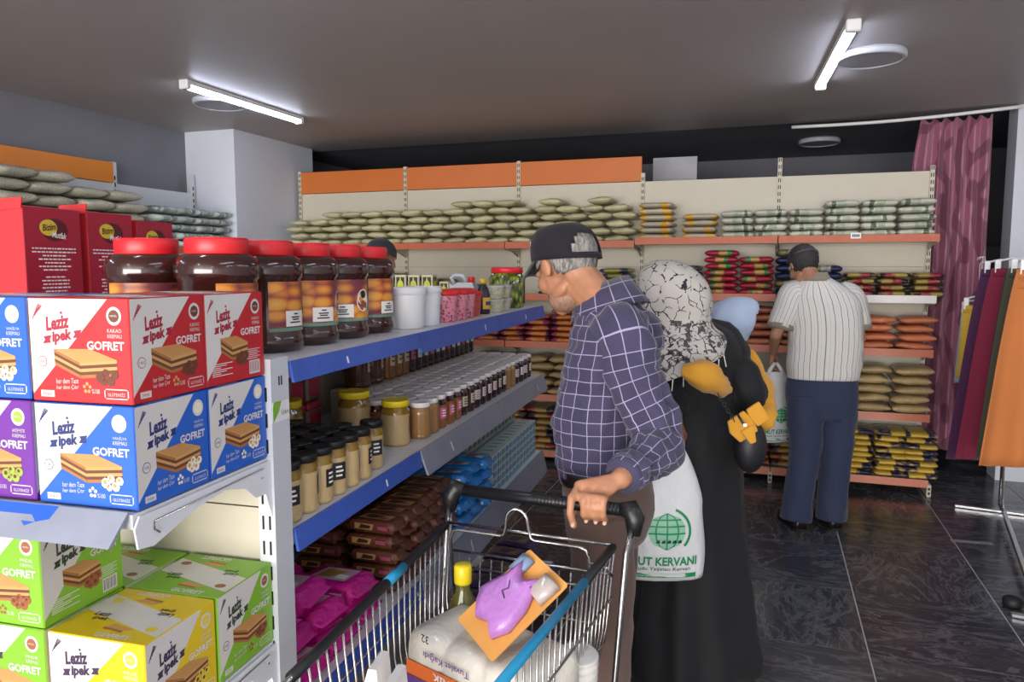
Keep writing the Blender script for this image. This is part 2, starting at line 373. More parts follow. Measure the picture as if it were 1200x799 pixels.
for b_ in range(5):
    xa, xb = BX[b_], BX[b_+1]
    t = thing('shelving_bay', f'cream metal shelving bay with orange rails, {baynames[b_]} of the back wall run', 'shelving', (xa, BY, 0), 0, 'back wall shelving bays')
    W = xb-xa; g = .004
    top = 2.235
    zs = [.04, .42, .80, 1.18, 1.56, 1.94, top]
    for k in range(6):
        m = MB(); m.box(.014, W-.014, .006, .022, zs[k]+.001, zs[k+1]-.001); obj('back_panel', m, m_cream, t)
    if b_ < 3:
        m = MB(); m.box(.012, W-.012, -.004, .02, 2.238, 2.432, bev=.003); obj('header_panel', m, m_head, t)
    for r in range(5):
        z = shelf_z(b_, r); dep = .36 if r < 4 else .42
        m = MB(); m.box(g, W-g, -dep+.012, 0, z-.03, z, 0); sh = obj('shelf', m, m_cream, t)
        m = MB(); y = -dep
        m.prism([(y-.002, z-.038), (y+.012, z-.038), (y+.012, z+.012), (y+.004, z+.014)], g, W-g, 'x')
        obj('price_rail', m, m_rail_w if (b_ == 4 and r == 1) else m_org, sh)
    uh = {0: 2.44, 1: 2.44, 2: 2.44, 3: 2.30, 4: 2.37}[b_]
    upright('upright', uh, t, (0, -.012, 0))
    if b_ == 4: upright('upright', 2.27, t, (W-.006, -.012, 0))
    for xx in ([0, W] if b_ == 4 else [0]):
        m = MB(); m.box(xx-.014, xx+.014, -.43, 0, .0, .085, bev=.004)
        for q in range(2): m.box(xx-.006, xx+.006, -.4312, -.42, .018+q*.03, .036+q*.03, 1)
        obj('foot', m, [m_cream, m_slot], t)
    for r in range(4):        # shelf brackets
        for xx in (.012, W-.012):
            z = shelf_z(b_, r); m = MB(); m.prism([(-.01, z-.1), (-.01, z-.03), (-.34, z-.03), (-.34, z-.045), (-.15, z-.06)], xx-.002, xx+.002, 'x'); obj('bracket', m, m_cream, t)
def price_tag(px, py, Y, label):
    p = on_y(px, py, Y); b = MB(); b.box(-.033, .033, -.0015, 0, -.02, .02)
    for k in range(4): b.box(-.022+k*.012, -.014+k*.012, -.0022, -.0014, -.009, .009, 1)
    tag(obj('price_tag', b, [m_white, m_slot], None, (p.x, Y, p.z)), label, 'price tag')
price_tag(626, 286, 5.633, 'white price tag on the orange rail of the top back shelf, above green jar')
price_tag(1003, 276, 5.633, 'small white price tag on right half of the top back shelf rail')
# left wall run
LX = -4.6
for k, (ya, yb, hd) in enumerate([(1.6, 3.0, 1), (3.0, 4.325, 1), (4.325, 5.12, 0)]):
    t = thing('shelving_bay', ['shelving bay on left wall outside the picture edge', 'left wall shelving bay with orange header panel', 'narrow left wall shelving bay without header, beside the column'][k], 'shelving', (LX, ya, 0), 0, 'left wall shelving bays')
    W = yb-ya
    zs = [.04, .5, .95, 1.4, 1.8, 2.175]
    for q in range(5):
        m = MB(); m.box(-.022, -.006, .012, W-.012, zs[q]+.001, zs[q+1]-.001); obj('back_panel', m, M('pale_steel', '#cfd3d4', .45), t)
    if hd:
        m = MB(); m.box(-.02, .004, .01, W-.01, 2.178, 2.325, bev=.003); obj('header_panel', m, m_hw, t)
    for r, z in enumerate([1.70, 1.28, .86, .46, .1]):
        m = MB(); m.box(0, .4, .004, W-.004, z-.03, z); sh = obj('shelf', m, m_cream, t)
        m = MB(); m.box(.4, .412, .004, W-.004, z-.036, z+.012, bev=.002); obj('price_rail', m, m_org, sh)
    for yy in ([0, W] if k == 2 else [0]):
        m = MB(); m.box(-.03, .0, yy-.02, yy+.02, 0, 2.33)
        for q in range(44): m.box(-.0005, .002, yy-.004, yy+.006, .05+q*.05, .08+q*.05, 1)
        obj('upright', m, [M('pale_steel', '#cfd3d4', .45), m_slot], t)
# ------------------------------------------------------------------ soft bags
def pillow(name, L, D, H, mat, seed=0, crimp=.04, lump=.10, nr=11, n=12, ex=7):
    """filled film bag: length L on x, depth D on y, height H on z, flat sealed ends"""
    mb = MB(); rs = []
    SS = [-1, -.965, -.9, -.78, -.55, -.2, .2, .55, .78, .9, .965, 1]; nr = len(SS)
    for k, s in enumerate(SS):
        a = max(0., 1-abs(s)**ex)
        hh = H*(.5*a**.5)+.0012; dd = D/2*(.80+.20*a**.4)
        ring = []
        for i in range(n):
            th = 2*math.pi*i/n; cy, cz = math.cos(th), math.sin(th)
            yy = dd*math.copysign(abs(cy)**.65, cy); zz = hh*math.copysign(abs(cz)**.8, cz)
            q = 1+lump*noise.noise((s*2.1+seed*9.7, yy/D*3, zz/H*1.5+seed))
            x = s*L/2+(.006*noise.noise((seed*3.1, yy*30, 5)) if k in (0, nr-1) else 0)
            ring.append((x, yy*q, max(-H/2*.98, zz*q if zz < 0 else zz*(q))+H/2))
        rs.append(ring)
    mb.rings(rs); return mb.mesh(name, [mat])
def kind(name, L, D, H, mat, nv=4, **kw): return [pillow(name, L, D, H, mat, s+1, **kw) for s in range(nv)]
CNT = {}
def stacks(kname, desc, where, meshes, xs, yc, z, layers, pitch, jit=.008, rot=0, brick=0, cat='bag', group=None, axis='x', rv=.05, colw='stack', fixed=None, tl=.02, zf=1):
    """columns of bags; xs = column centres; layers = count per column (int or list)"""
    jit = jit*.5; rv = rv*.6
    for ci, x in enumerate(xs):
        nl = layers[ci] if isinstance(layers, (list, tuple)) else layers
        for l in range(nl):
            xx = x+(brick if l % 2 else 0)+R(-jit, jit); yy = yc+R(-jit, jit)*.8
            pos = (xx, yy, z+l*pitch) if axis == 'x' else (yc+R(-jit, jit), x+(brick if l % 2 else 0)+R(-jit, jit), z+l*pitch)
            lay = 'lowest' if l == 0 else ('topmost' if l == nl-1 else ORD[l]+' up')
            lab = f'{desc} {where}, {ORD[ci]} stack from left, {lay}' if len(xs) > 1 else f'{desc} {where}, {lay} of its stack'
            if nl == 1: lab = f'{desc}, {ORD[ci]} from left, {where}'
            me_ = random.choice(meshes); zs_ = pitch*1.0/(max(v.co.z for v in me_.vertices)+1e-6)
            o_ = inst([('b', me_)], kname, lab, cat, pos, rot+R(-rv, rv)+random.choice((0, math.pi)), group or f'{desc}s {where}', (R(-.015, .015), R(-tl, tl)*.6))
            o_.scale.z = zs_*min(zf, 1.04)*R(.94, 1.0); L_ = max(v.co.x for v in me_.vertices)*2
            if len(xs) > 1: o_.scale.x = min(1.0, abs(xs[1]-xs[0])*.985/L_)
YS = 5.82    # bag centre line on the back shelves
def cols(x0, x1, n): return [x0+(x1-x0)*(i+.5)/n for i in range(n)]
# top back shelf
m_rice = bag_mat('rice_bag_film', '#cfc9a4', [], .3, '#b3ad86', 160)
kr = kind('rice_bag', .196, .30, .066, m_rice, 7, lump=.2, ex=2.3)
xs = cols(-4.12, -1.02, 16)
lay = [4, 4, 5, 5, 5, 5, 5, 5, 6, 6, 6, 5, 6, 5, 6, 5]
stacks('rice_bag', 'pale green-beige rice bag', 'on top back shelf', kr, xs, YS, 1.746, lay, .0595, brick=.06, jit=.014, rv=.06, tl=.09, zf=1.1)
m_pulse = bag_mat('yellow_label_film', '#cfc6ac', [(-.10, -.055, '#e0ab2e'), (-.02, .035, '#b9b3a3'), (.08, .13, '#d8a83a')], .3, '#a89f86', 150)
ky = kind('pulse_bag', .255, .30, .052, m_pulse)
stacks('pulse_bag', 'yellow-labelled pulse bag', 'on top shelf by orange header', ky, [-.815], YS, 1.766, 6, .047, rv=.03)
stacks('pulse_bag', 'yellow-labelled pulse bag', 'of low stack on top shelf', ky, [-.50], YS, 1.766, 4, .047, rv=.07)
m_wg = bag_mat('white_green_film', '#d4d5c6', [(-.03, .03, '#a9b59c'), (.045, .075, '#5d6a58')], .3, '#c2c3b0', 150)
kw_ = kind('flour_bag', .245, .31, .062, m_wg)
stacks('legume_bag', 'white bag with green print', 'on top shelf right', kw_, cols(-.345, 1.055, 6), YS, 1.766, [4, 4, 4, 5, 5, 5], .052, rv=.06)
# second back shelf
m_olive = bag_mat('olive_navy_film', '#a39a4e', [(-.13, -.06, '#22264a'), (.055, .13, '#22264a')], .3, '#8a8340')
ko = kind('pasta_pack', .25, .28, .05, m_olive)
stacks('pasta_pack', 'olive and navy pasta pack', 'behind the jerry can', ko, cols(-3.5, -2.3, 5), YS, 1.336, [3, 4, 3, 3, 2], .044, rv=.12, cat='pack')
stacks('pasta_pack', 'olive and navy pasta pack', 'behind the black cap', ko, cols(-1.75, -1.0, 3), YS, 1.336, [4, 4, 5], .044, rv=.1, cat='pack')
stacks('pasta_pack', 'olive and navy pasta pack', 'above the white headscarf', ko, [-.60], YS, 1.353, 5, .044, cat='pack')
m_red = bag_mat('red_green_film', '#a8203c', [(-.02, .045, '#c0a05a'), (.045, .075, '#2f8a4a')], .28)
kred = kind('red_bag', .25, .29, .054, m_red)
stacks('red_legume_bag', 'red and gold bag', 'on second back shelf', kred, [-.335, -.085], YS, 1.353, [7, 6], .0475, rv=.04)
m_navy = bag_mat('navy_white_film', '#232a52', [(-.02, .05, '#b8b8b0'), (.05, .12, '#8f8850')], .3)
knv = kind('navy_bag', .23, .29, .062, m_navy)
stacks('navy_bag', 'navy and white bag', 'by the striped man', knv, [.155, .385], YS, 1.353, [6, 4], .056)
m_brg = bag_mat('black_red_film', '#a8934e', [(-.13, -.085, '#1b1a22'), (.005, .085, '#9c2540'), (.085, .13, '#1b1a22')], .3)
kb = kind('noodle_pack', .255, .29, .05, m_brg)
stacks('noodle_pack', 'black, red and gold pack', 'on second shelf right', kb, cols(.50, 1.13, 3), YS, 1.353, [4, 4, 4], .043, rv=.09, cat='pack')
# third back shelf
m_orp = bag_mat('orange_purple_film', '#d98a4a', [(-.12, -.062, '#5c1f52'), (.06, .12, '#8c2450')], .28, '#c47238')
kop = kind('lentil_pack', .215, .28, .05, m_orp)
stacks('lentil_pack', 'purple-ended orange lentil pack', 'on third back shelf', kop, cols(-2.95, -1.2, 8), YS, .956, [5, 5, 5, 5, 5, 5, 6, 5], .0455, rv=.04, cat='pack')
m_rl = bag_mat('red_lentil_film', '#c27c5e', [], .22, '#b06a4c', 180)
krl = kind('lentil_bag', .25, .29, .066, m_rl, 6, lump=.2, ex=2.8)
stacks('lentil_bag', 'red-brown lentil bag', 'by the blue headscarf', krl, [-.29, -.04, .21], YS, .987, [5, 5, 5], .058, rv=.08)
m_ol = bag_mat('orange_lentil_film', '#dd8a62', [], .2, '#cc7650', 190)
kol = kind('orange_lentil_bag', .28, .30, .07, m_ol, 6, lump=.2, ex=2.8)
stacks('orange_lentil_bag', 'bright orange lentil bag', 'on third shelf right', kol, [.47, .715, .96], YS, .987, [4, 4, 4], .059, rv=.07, brick=.02, tl=.05, zf=1.12)
# fourth back shelf
m_tan = bag_mat('tan_grain_film', '#c2ab80', [], .22, '#a98f60', 170)
kt = kind('grain_bag', .27, .30, .078, m_tan, 6, lump=.22, ex=2.8)
stacks('grain_bag', 'tan grain bag', 'beside the checked shirt', kt, cols(-2.35, -1.2, 5), YS, .532, [5, 5, 5, 5, 5], .064, rv=.14, brick=.05, tl=.08, zf=1.12)
stacks('grain_bag', 'tan grain bag', 'on fourth shelf right', kt, [.46, .715, .97], YS, .542, [5, 5, 5], .0665, rv=.07, brick=-.015, tl=.06, zf=1.12)
# bottom back shelf
m_dr = bag_mat('dark_red_film', '#a5854a', [(-.12, -.05, '#25233f'), (.05, .12, '#8c2a35')], .3)
kd = kind('legume_pack', .23, .30, .055, m_dr)
stacks('legume_pack', 'navy, tan and red pack', 'left of checked shirt', kd, cols(-2.3, -1.35, 4), YS-.03, .092, [6, 7, 7, 6], .049, rv=.09, cat='pack')
stacks('legume_pack', 'navy, tan and red pack', 'right of black dress', kd, [-.32, -.07, .16], YS-.03, .102, [5, 5, 4], .049, rv=.06, cat='pack')
m_ny = bag_mat('navy_yellow_film', '#d3b24a', [(-.12, -.018, '#20244c'), (.09, .12, '#20244c')], .28)
kny = kind('macaroni_pack', .215, .31, .046, m_ny)
stacks('macaroni_pack', 'navy and yellow macaroni pack', 'on bottom shelf right', kny, [.40, .625, .845, 1.0+.03], YS-.04, .102, [7, 8, 8, 8], .0405, rv=.05, cat='pack')
# left wall shelf
m_sil = bag_mat('silver_beige_film', '#cbc7b6', [], .25, '#a19d88', 110)
ks = kind('barley_bag', .30, .34, .082, m_sil, lump=.18, ex=4)
stacks('barley_bag', 'silvery beige grain bag', 'on left wall shelf', ks, cols(2.80, 4.22, 5), -4.39, 1.702, [6, 6, 6, 5, 5], .078, rot=math.pi/2, axis='y', brick=.05, jit=.014, rv=.08)
m_gw = bag_mat('pale_printed_film', '#c9d0cb', [(-.04, .03, '#8fa096'), (.05, .08, '#6f8086')], .25, '#b5bdb5', 120)
kg = kind('printed_bag', .21, .34, .07, m_gw)
stacks('printed_bag', 'pale grey-green printed bag', 'before the column', kg, cols(4.33, 5.14, 4), -4.39, 1.702, [5, 5, 5, 5], .063, rot=math.pi/2, axis='y', jit=.01, rv=.05)
# ------------------------------------------------------------------ gondola (local axes: x = across, y = along the aisle)
m_shelf = M('grey_white_shelf', '#e4e7ec', .4, var=.03); m_blue = M('blue_rail', '#3f60bb', .35, var=.08, vscale=20); m_grey = M('grey_price_rail', '#9298a8', .3, var=.08, vscale=14)
m_post = M('post_side', '#c9cdd3', .4); m_panel = M('gondola_panel', '#d9d5c8', .5, var=.02)
UB = [1.232, 1.874, 2.65, 3.425]; VF = -.766; VC = -1.30; VB = -1.83
SH = [1.371, 1.045, .677, .13]
for k in range(3):
    ua, ub = UB[k], UB[k+1]; W = ub-ua
    t = thing('gondola_bay', ['nearest gondola bay with blue rails, holding tahini jars', 'middle gondola bay with jam jars and blue packs', 'farthest gondola bay ending beside the man in the cap'][k], 'shelving', G(VC, ua), GA, 'gondola bays')
    m = MB(); m.box(-.012, .012, .01, W-.01, .1, 1.34); obj('back_panel', m, m_panel, t)
    for uu in ([0, W] if k == 2 else [0]):
        m = MB(); m.box(-.03, .03, uu-.014, uu+.014, 0, 1.345)
        for q in range(24):
            for s in (-1, 1): m.box(s*.0285-.002, s*.0285+.002, uu-.004, uu+.004, .06+q*.05, .085+q*.05, 1)
        obj('upright', m, [m_cream, m_slot], t)
    m = MB(); m.box(VB-VC+.03, VF-VC-.03, .004, W-.004, 0, .1); obj('plinth', m, M('plinth_dark', '#55585f', .5), t)
    for r, z in enumerate(SH):
        for side in (1, -1):
            if r == 0 and side == -1: continue
            xa, xb = (.014, VF-VC) if side == 1 else (VB-VC, -.014)
            if r == 0: xa = VB-VC
            if r == 3 and side == 1: xb += .06
            m = MB(); m.box(xa, xb-.004 if side == 1 else xb, .002, W-.002, z-.028, z); sh = obj('shelf', m, m_shelf, t)
            x = xb
            drop = {0: (.036, .052, .052), 1: (.04, .065, .065), 2: (.05, .095, .1), 3: (.05, .05, .05)}[r][k]
            mt = m_blue if (r == 0 or k == 0 or r == 3) else m_grey
            tl = .006 if mt is m_blue else .022
            m = MB()
            if side == 1:
                m.prism([(x-.004, z+.004), (x+.002, z+.004), (x+.004+tl, z-drop), (x-.002+tl, z-drop)], .003, W-.003, 'y')
                pr = obj('price_rail', m, mt, sh)
                for q in range(1):
                    m = MB(); c0 = .22+.19*((k*2+r) % 3)
                    m.prism([(x+.0025+tl*.4, z-drop*.32), (x+.0033+tl*.4, z-drop*.32), (x+.0049+tl*.75, z-drop*.72), (x+.0041+tl*.75, z-drop*.72)], c0, c0+.006, 'y'); obj('sticker_remnant', m, m_white, pr)
            else:
                m.box(xa-.006, xa, .003, W-.003, z-drop, z+.004); obj('price_rail', m, mt, sh)
    for r, z in enumerate(SH[:3]):
        for uu in (.014, W-.014):
            m = MB(); m.prism([(.03, z-.11), (.03, z-.028), (VF-VC-.03, z-.028), (VF-VC-.03, z-.04), (.2, z-.05)], uu-.0015, uu+.0015, 'y'); obj('bracket', m, m_shelf, t)
# end cap
t = thing('end_cap_shelving', 'pale end-cap shelving with slotted post facing the viewer, stacked with wafer boxes', 'shelving', G(VC, 1.172), GA)
for s, x in ((1, VF-VC-.017), (-1, VB-VC+.017)):
    m = MB(); m.box(x-.017, x+.017, 0, .058, 0, 1.386, 0)
    for q in range(27):
        for dx in (-.008, .006): m.box(x+dx-.002, x+dx+.002, -.0006, .003, .06+q*.048, .086+q*.048, 1)
    if s == 1:
        for q in range(2): m.box(x+.0165, x+.0174, .024+q*.008, .028+q*.008, 1.335, 1.352, 1)
    p = obj('upright', m, [m_post, m_slot], t)
    if s == 1:
        m = MB(); m.box(x+.0171, x+.0179, .002, .056, 1.268, 1.305, 0); m.prism([(.002, 1.296), (.002, 1.268), (.022, 1.288), (.03, 1.306), (.006, 1.306)], x+.0178, x+.0184, 'x', 1)
        put_text(m, 'Üan', .04, 1.285, .011, lambda a, b: (x+.0187, a, b), 2, .022)
        obj('sticker', m, [m_white, M('sticker_green', '#7fae3a', .5), M('sticker_text', '#4c7a3c', .6)], p)
zz = [.1, .36, .615, .86, 1.105, 1.36]
for q in range(5):
    m = MB(); m.box(VB-VC+.034, VF-VC-.034, .012, .026, zz[q]+.0015, zz[q+1]-.0015); obj('back_panel', m, m_cream, t)
for r, z in enumerate([1.205, .855, .48, .13]):
    m = MB(); m.box(VB-VC+.01, VF-VC-.012, -.33, 0, z-.022, z-.001); sh = obj('shelf', m, m_shelf, t)
    m = MB(); m.prism([(-.33, z+.004), (-.334, z+.004), (-.372, z-.035), (-.366, z-.037)], VB-VC+.01, VF-VC-.016, 'x'); pr = obj('price_rail', m, [m_grey], sh)
    if r == 0:
        m = MB(); m.poly([(VB-VC+.01, -.3346, z+.0035), (.40, -.3346, z+.0035), (.395, -.352, z-.0145), (.375, -.353, z-.0155), (.36, -.358, z-.0205), (.345, -.351, z-.0135), (.30, -.354, z-.0165), (VB-VC+.01, -.352, z-.0145)])
        obj('blue_film_remnant', m, M('blue_film', '#2d62c9', .3), pr)
    for s in (1, -1):
        x = VF-VC-.006 if s == 1 else VB-VC+.006
        m = MB(); m.prism([(0, z-.115), (0, z-.004), (-.325, z-.004), (-.335, z-.02), (-.33, z-.05), (-.30, z-.055), (-.20, z-.028), (-.13, z-.022), (-.08, z-.035), (-.05, z-.06), (-.02, z-.062)], x-.0015, x+.0015, 'x')
        m.tube([(x+.004, -.29, z-.038), (x+.004, -.30, z-.030), (x+.004, -.30, z-.018), (x+.004, -.03, z-.012)], .0015, 5, 1); m.lathe([(.004, 0), (.004, .002)], 8, (x, -.03, z-.03), 1)
        obj('bracket', m, [m_shelf, m_chrome], t)
# ------------------------------------------------------------------ wafer boxes (printed cartons)
FL = {'red': ('#bb2229', '#a32138', '#6b3a26', 'KAKAO'), 'blue': ('#2360c4', '#26346f', '#efe6d2', 'VANİLYA'), 'green': ('#7fb52e', '#33402f', '#9c5a38', 'FINDIK'),
      'yellow': ('#e2c41a', '#3d2a4a', '#e8cf4a', 'MUZ'), 'purple': ('#6e2f96', '#55297a', '#9ab04a', 'ANTEP FISTIK')}
BW, BD, BH = .174, .157, .150
m_pw = M('carton_white', '#d6d3ce', .45, var=.02); m_wt = M('print_white', '#f2f0ea', .5); m_waf = M('wafer_tan', '#cc9a5c', .6); m_wd = M('wafer_shade', '#a86f3c', .6); m_wc = M('wafer_cream', '#6a3d26', .6)
def face_print(mb, W, H, fn, fl, back=False, bar=True):
    """printed front: fn(a,b,layer) for a in 0..W, b in 0..H. slots: 0 colour 1 white 2 logo 3 wafer 4 shade 5 filling 6 deco"""
    def f(a, b, l): return fn(a*W, b*H, l)
    def poly(pts, l, mi): mb.poly([f(a, b, l) for a, b in pts], mi)
    def ell(cx, cy, r, l, mi, n=16, asp=1): poly([(cx+r*math.cos(2*math.pi*i/n)*H/W, cy+asp*r*math.sin(2*math.pi*i/n)) for i in range(n)], l, mi)
    def tx(s, cx, cy, h, mi, w=None, rot=0, bold=0., l=3, shear=0): put_text(mb, s, cx*W, cy*H, h*H, lambda a, b: fn(a, b, l), mi, w*W if w else None, rot, bold, shear)
    poly([(0, 0), (1, 0), (1, 1), (.80, 1), (0, .06)], 1, 0)
    poly([(0, .06), (.80, 1), (0, 1)], 1, 1)
    for q in range(4): poly([(.03+q*.022, .80+q*.028), (.04+q*.022, .80+q*.028), (.11+q*.012, .95-q*.006), (.10+q*.012, .95-q*.006)], 2, 2)
    tx('Leziz', .29, .77, .14, 2, .25, .14, .04, shear=.2); tx('ipek', .33, .63, .14, 2, .21, .14, .045, shear=.2)
    ell(.335, .865, .014, 3, 2, 8)
    for s in (-1, 1):
        cx = .33+s*.155; cy = .63+s*.03; poly([(cx-.045, cy-.04), (cx+.04, cy-.03), (cx+.03, cy), (cx+.05, cy+.045), (cx-.035, cy+.03), (cx-.02, cy)], 2, 2)
    ell(.86, .84, .085, 2, 1, 18, 1.05); ell(.86, .84, .06, 3, 6, 16); tx('NESİL', .86, .845, .022, 1, .07, l=4)
    tx(FL[fl][3], .86, .70, .036, 1, .14, l=3); tx('KREMALI', .86, .648, .036, 1, .14, l=3)
    tx('GOFRET', .765, .555, .085, 1, .37, 0, .03)
    # wafer slab in perspective
    T = [(.24, .51), (.60, .52), (.87, .42), (.50, .385)]
    if back: T = [(a*.75+.05, b*.9+.05) for a, b in T]
    A, B_, C_, D_ = T; h = .155
    L = [(A[0], A[1]), (D_[0], D_[1]), (D_[0]+.01, D_[1]-h+.03), (A[0]+.01, A[1]-h-.06+.02)]
    poly(T, 3, 3)
    def strip(p, q, k0, k1, mi, l):
        poly([(p[0]+.004*k0, p[1]-h*k0), (q[0], q[1]-h*k0), (q[0], q[1]-h*k1), (p[0]+.004*k1, p[1]-h*k1)], l, mi)
    for k in range(5):
        strip(A, D_, k/5, (k+1)/5, (4, 5, 3, 5, 4)[k], 3); strip(D_, C_, k/5, (k+1)/5, (3, 5, 3, 5, 4)[k], 3)
    for q in range(1, 12):
        e = q/12; poly([(A[0]+(B_[0]-A[0])*e, A[1]+(B_[1]-A[1])*e), (A[0]+(B_[0]-A[0])*e+.008, A[1]+(B_[1]-A[1])*e), (D_[0]+(C_[0]-D_[0])*e+.008, D_[1]+(C_[1]-D_[1])*e), (D_[0]+(C_[0]-D_[0])*e, D_[1]+(C_[1]-D_[1])*e)], 4, 4)
    for (dx, dy, r) in ((.0, 0, .055), (.09, -.03, .05), (.05, .045, .045), (.13, .03, .045), (.03, -.045, .035)):
        ell(.70+dx*1.1-(.17 if back else 0), .245+dy, r, 5, 6, 7 if fl in ('red', 'blue') else 14)
        ell(.70+dx*1.1-.008-(.17 if back else 0), .255+dy, r*.45, 6, 5 if fl != 'blue' else 3, 6)
    if not back:
        tx('her dem Taze', .36, .20, .05, 1, .23, .05, .0, shear=.2); tx('her dem Çıtır', .36, .135, .05, 1, .23, .05, .0, shear=.2)
        for q in range(5):
            a = q*1.257+.3; ell(.56+.03*math.cos(a), .14+.04*math.sin(a), .018, 3, 6 if fl != 'red' else 3, 8)
        tx('%100', .645, .11, .045, 1, .08)
        poly([(.08, .035), (.22, .035), (.22, .10), (.08, .10)], 2, 1); tx('İPEK', .15, .068, .035, 0, .1)
        poly([(.75, .04), (.95, .04), (.97, .06), (.97, .12), (.95, .14), (.75, .14), (.73, .12), (.73, .06)], 2, 1); poly([(.74, .05), (.96, .05), (.96, .13), (.74, .13)], 3, 0); tx('GLÜTENSİZ', .85, .09, .04, 1, .17, l=4)
        ell(.115, .385, .055, 2, 2, 18); ell(.115, .385, .048, 3, 1, 18); tx('100', .115, .385, .03, 2, .06, l=4)
    else:
        for q in range(7): poly([(.08, .22-q*.022), (.42-.1*(q % 3), .22-q*.022), (.42-.1*(q % 3), .23-q*.022), (.08, .23-q*.022)], 2, 1)
        for q in range(6): poly([(.66, .33-q*.022), (.93-.05*(q % 2), .33-q*.022), (.93-.05*(q % 2), .338-q*.022), (.66, .338-q*.022)], 2, 1)
        poly([(.72, .04), (.92, .04), (.92, .2), (.72, .2)], 2, 1)
        for q in range(11): poly([(.735+q*.016, .06), (.735+q*.016+.004+.004*(q % 3 == 0), .06), (.735+q*.016+.004+.004*(q % 3 == 0), .185), (.735+q*.016, .185)], 3, 2)
BOXM = {}
def box_parts(fl, back=False):
    key = (fl, back)
    if key in BOXM: return BOXM[key]
    col, logo, deco, _ = FL[fl]
    ms = [M('carton_'+fl, col, .42, var=.03), m_pw, M('logo_'+fl, logo, .5), m_waf, m_wd, m_wc, M('deco_'+fl, deco, .5)]
    b = MB(); b.box(-BW/2, BW/2, -BD/2, BD/2, 0, BH, 0, bev=.0016); body = b.mesh('carton', ms)
    e = .00018
    f1 = MB(); face_print(f1, BW-.003, BH-.003, lambda a, b, l: (-BW/2+.0015+a, -BD/2-e*l, .0015+b), fl)
    f2 = MB(); face_print(f2, BD-.003, BH-.003, lambda a, b, l: (BW/2+e*l, -BD/2+.0015+a, .0015+b), fl, back)
    f3 = MB()
    half = (BD-.003)/2
    def topf(a, b, l): return (-BW/2+.0015+a, -BD/2+.0015+b, BH+e*l)
    def topb(a, b, l): return (BW/2-.0015-a, BD/2-.0015-b, BH+e*l)
    for fn in (topf, topb):
        g = MB()
        W, H = BW-.003, half
        def P(a, b, l, fn=fn): return fn(a*W, b*H, l)
        g.poly([P(0, 0, 1), P(1, 0, 1), P(1, .3, 1), P(0, .95, 1)], 0); g.poly([P(0, .95, 1), P(1, .3, 1), P(1, 1, 1), P(0, 1, 1)], 1)
        put_text(g, 'GOFRET', W*.62, H*.13, H*.17, lambda a, b, fn=fn: fn(a, b, 2), 1, W*.36, bold=.03)
        put_text(g, 'Leziz', W*.22, H*.86, H*.16, lambda a, b, fn=fn: fn(a, b, 2), 2, W*.17, bold=.03, shear=.2); put_text(g, 'ipek', W*.26, H*.68, H*.16, lambda a, b, fn=fn: fn(a, b, 2), 2, W*.17, bold=.03, shear=.2)
        g.poly([P(.42, .42, 2), P(.64, .36, 2), P(.72, .46, 2), P(.48, .55, 2)], 3); g.poly([P(.42, .42, 2), P(.64, .36, 2), P(.64, .29, 2), P(.42, .34, 2)], 4)
        g.poly([P(.86+.06*math.cos(q*.4488), .55+.1*math.sin(q*.4488), 2) for q in range(14)], 6)
        f3.merge(g)
    r = [('carton', body), ('front_print', f1.mesh('front_print', ms)), ('side_print', f2.mesh('side_print', ms)), ('top_print', f3.mesh('top_print', ms))]
    BOXM[key] = r; return r
def wafer_box(fl, v, u, z, label, back=False, rz=0):
    return inst(box_parts(fl, back), 'wafer_box', label, 'carton', G(v, u, z), GA+rz, 'wafer cartons on the end cap')
v0, v1 = -.864, -1.043; u0, u1 = .931, 1.091
za, zb = 1.2065, 1.3585
wafer_box('blue', v0, u0, za, 'blue and white wafer carton under the front red one, on end-cap shelf')
wafer_box('red', v0, u0, zb, 'red and white wafer carton at front right corner of the top layer', rz=.004)
wafer_box('blue', v0, u1, za, 'blue and white wafer carton against slotted post, lower layer')
wafer_box('red', v0, u1, zb, 'red and white wafer carton with barcode against slotted post, top layer', True, rz=-.008)
wafer_box('purple', v1-.003, u0+.002, za, 'purple wafer carton cut by left picture edge')
wafer_box('blue', v1-.004, u0+.003, zb, 'blue wafer carton on top of the purple one at left edge', rz=.01)
zc, zd = .8565, 1.0085
wafer_box('yellow', v0-.002, u0, zc, 'yellow and white wafer carton on lower end-cap shelf')
wafer_box('green', v0, u1+.001, zc, 'green wafer carton against slotted post behind the yellow one')
wafer_box('green', v1-.004, u1+.002, zc, 'shaded green wafer carton in back left, behind the upper green one')
wafer_box('green', v1-.003, u0, zc, 'lowest green wafer carton in bottom left picture corner')
wafer_box('green', v1-.002, u0, zd, 'green wafer carton with barcode side, stacked on another green one', True)
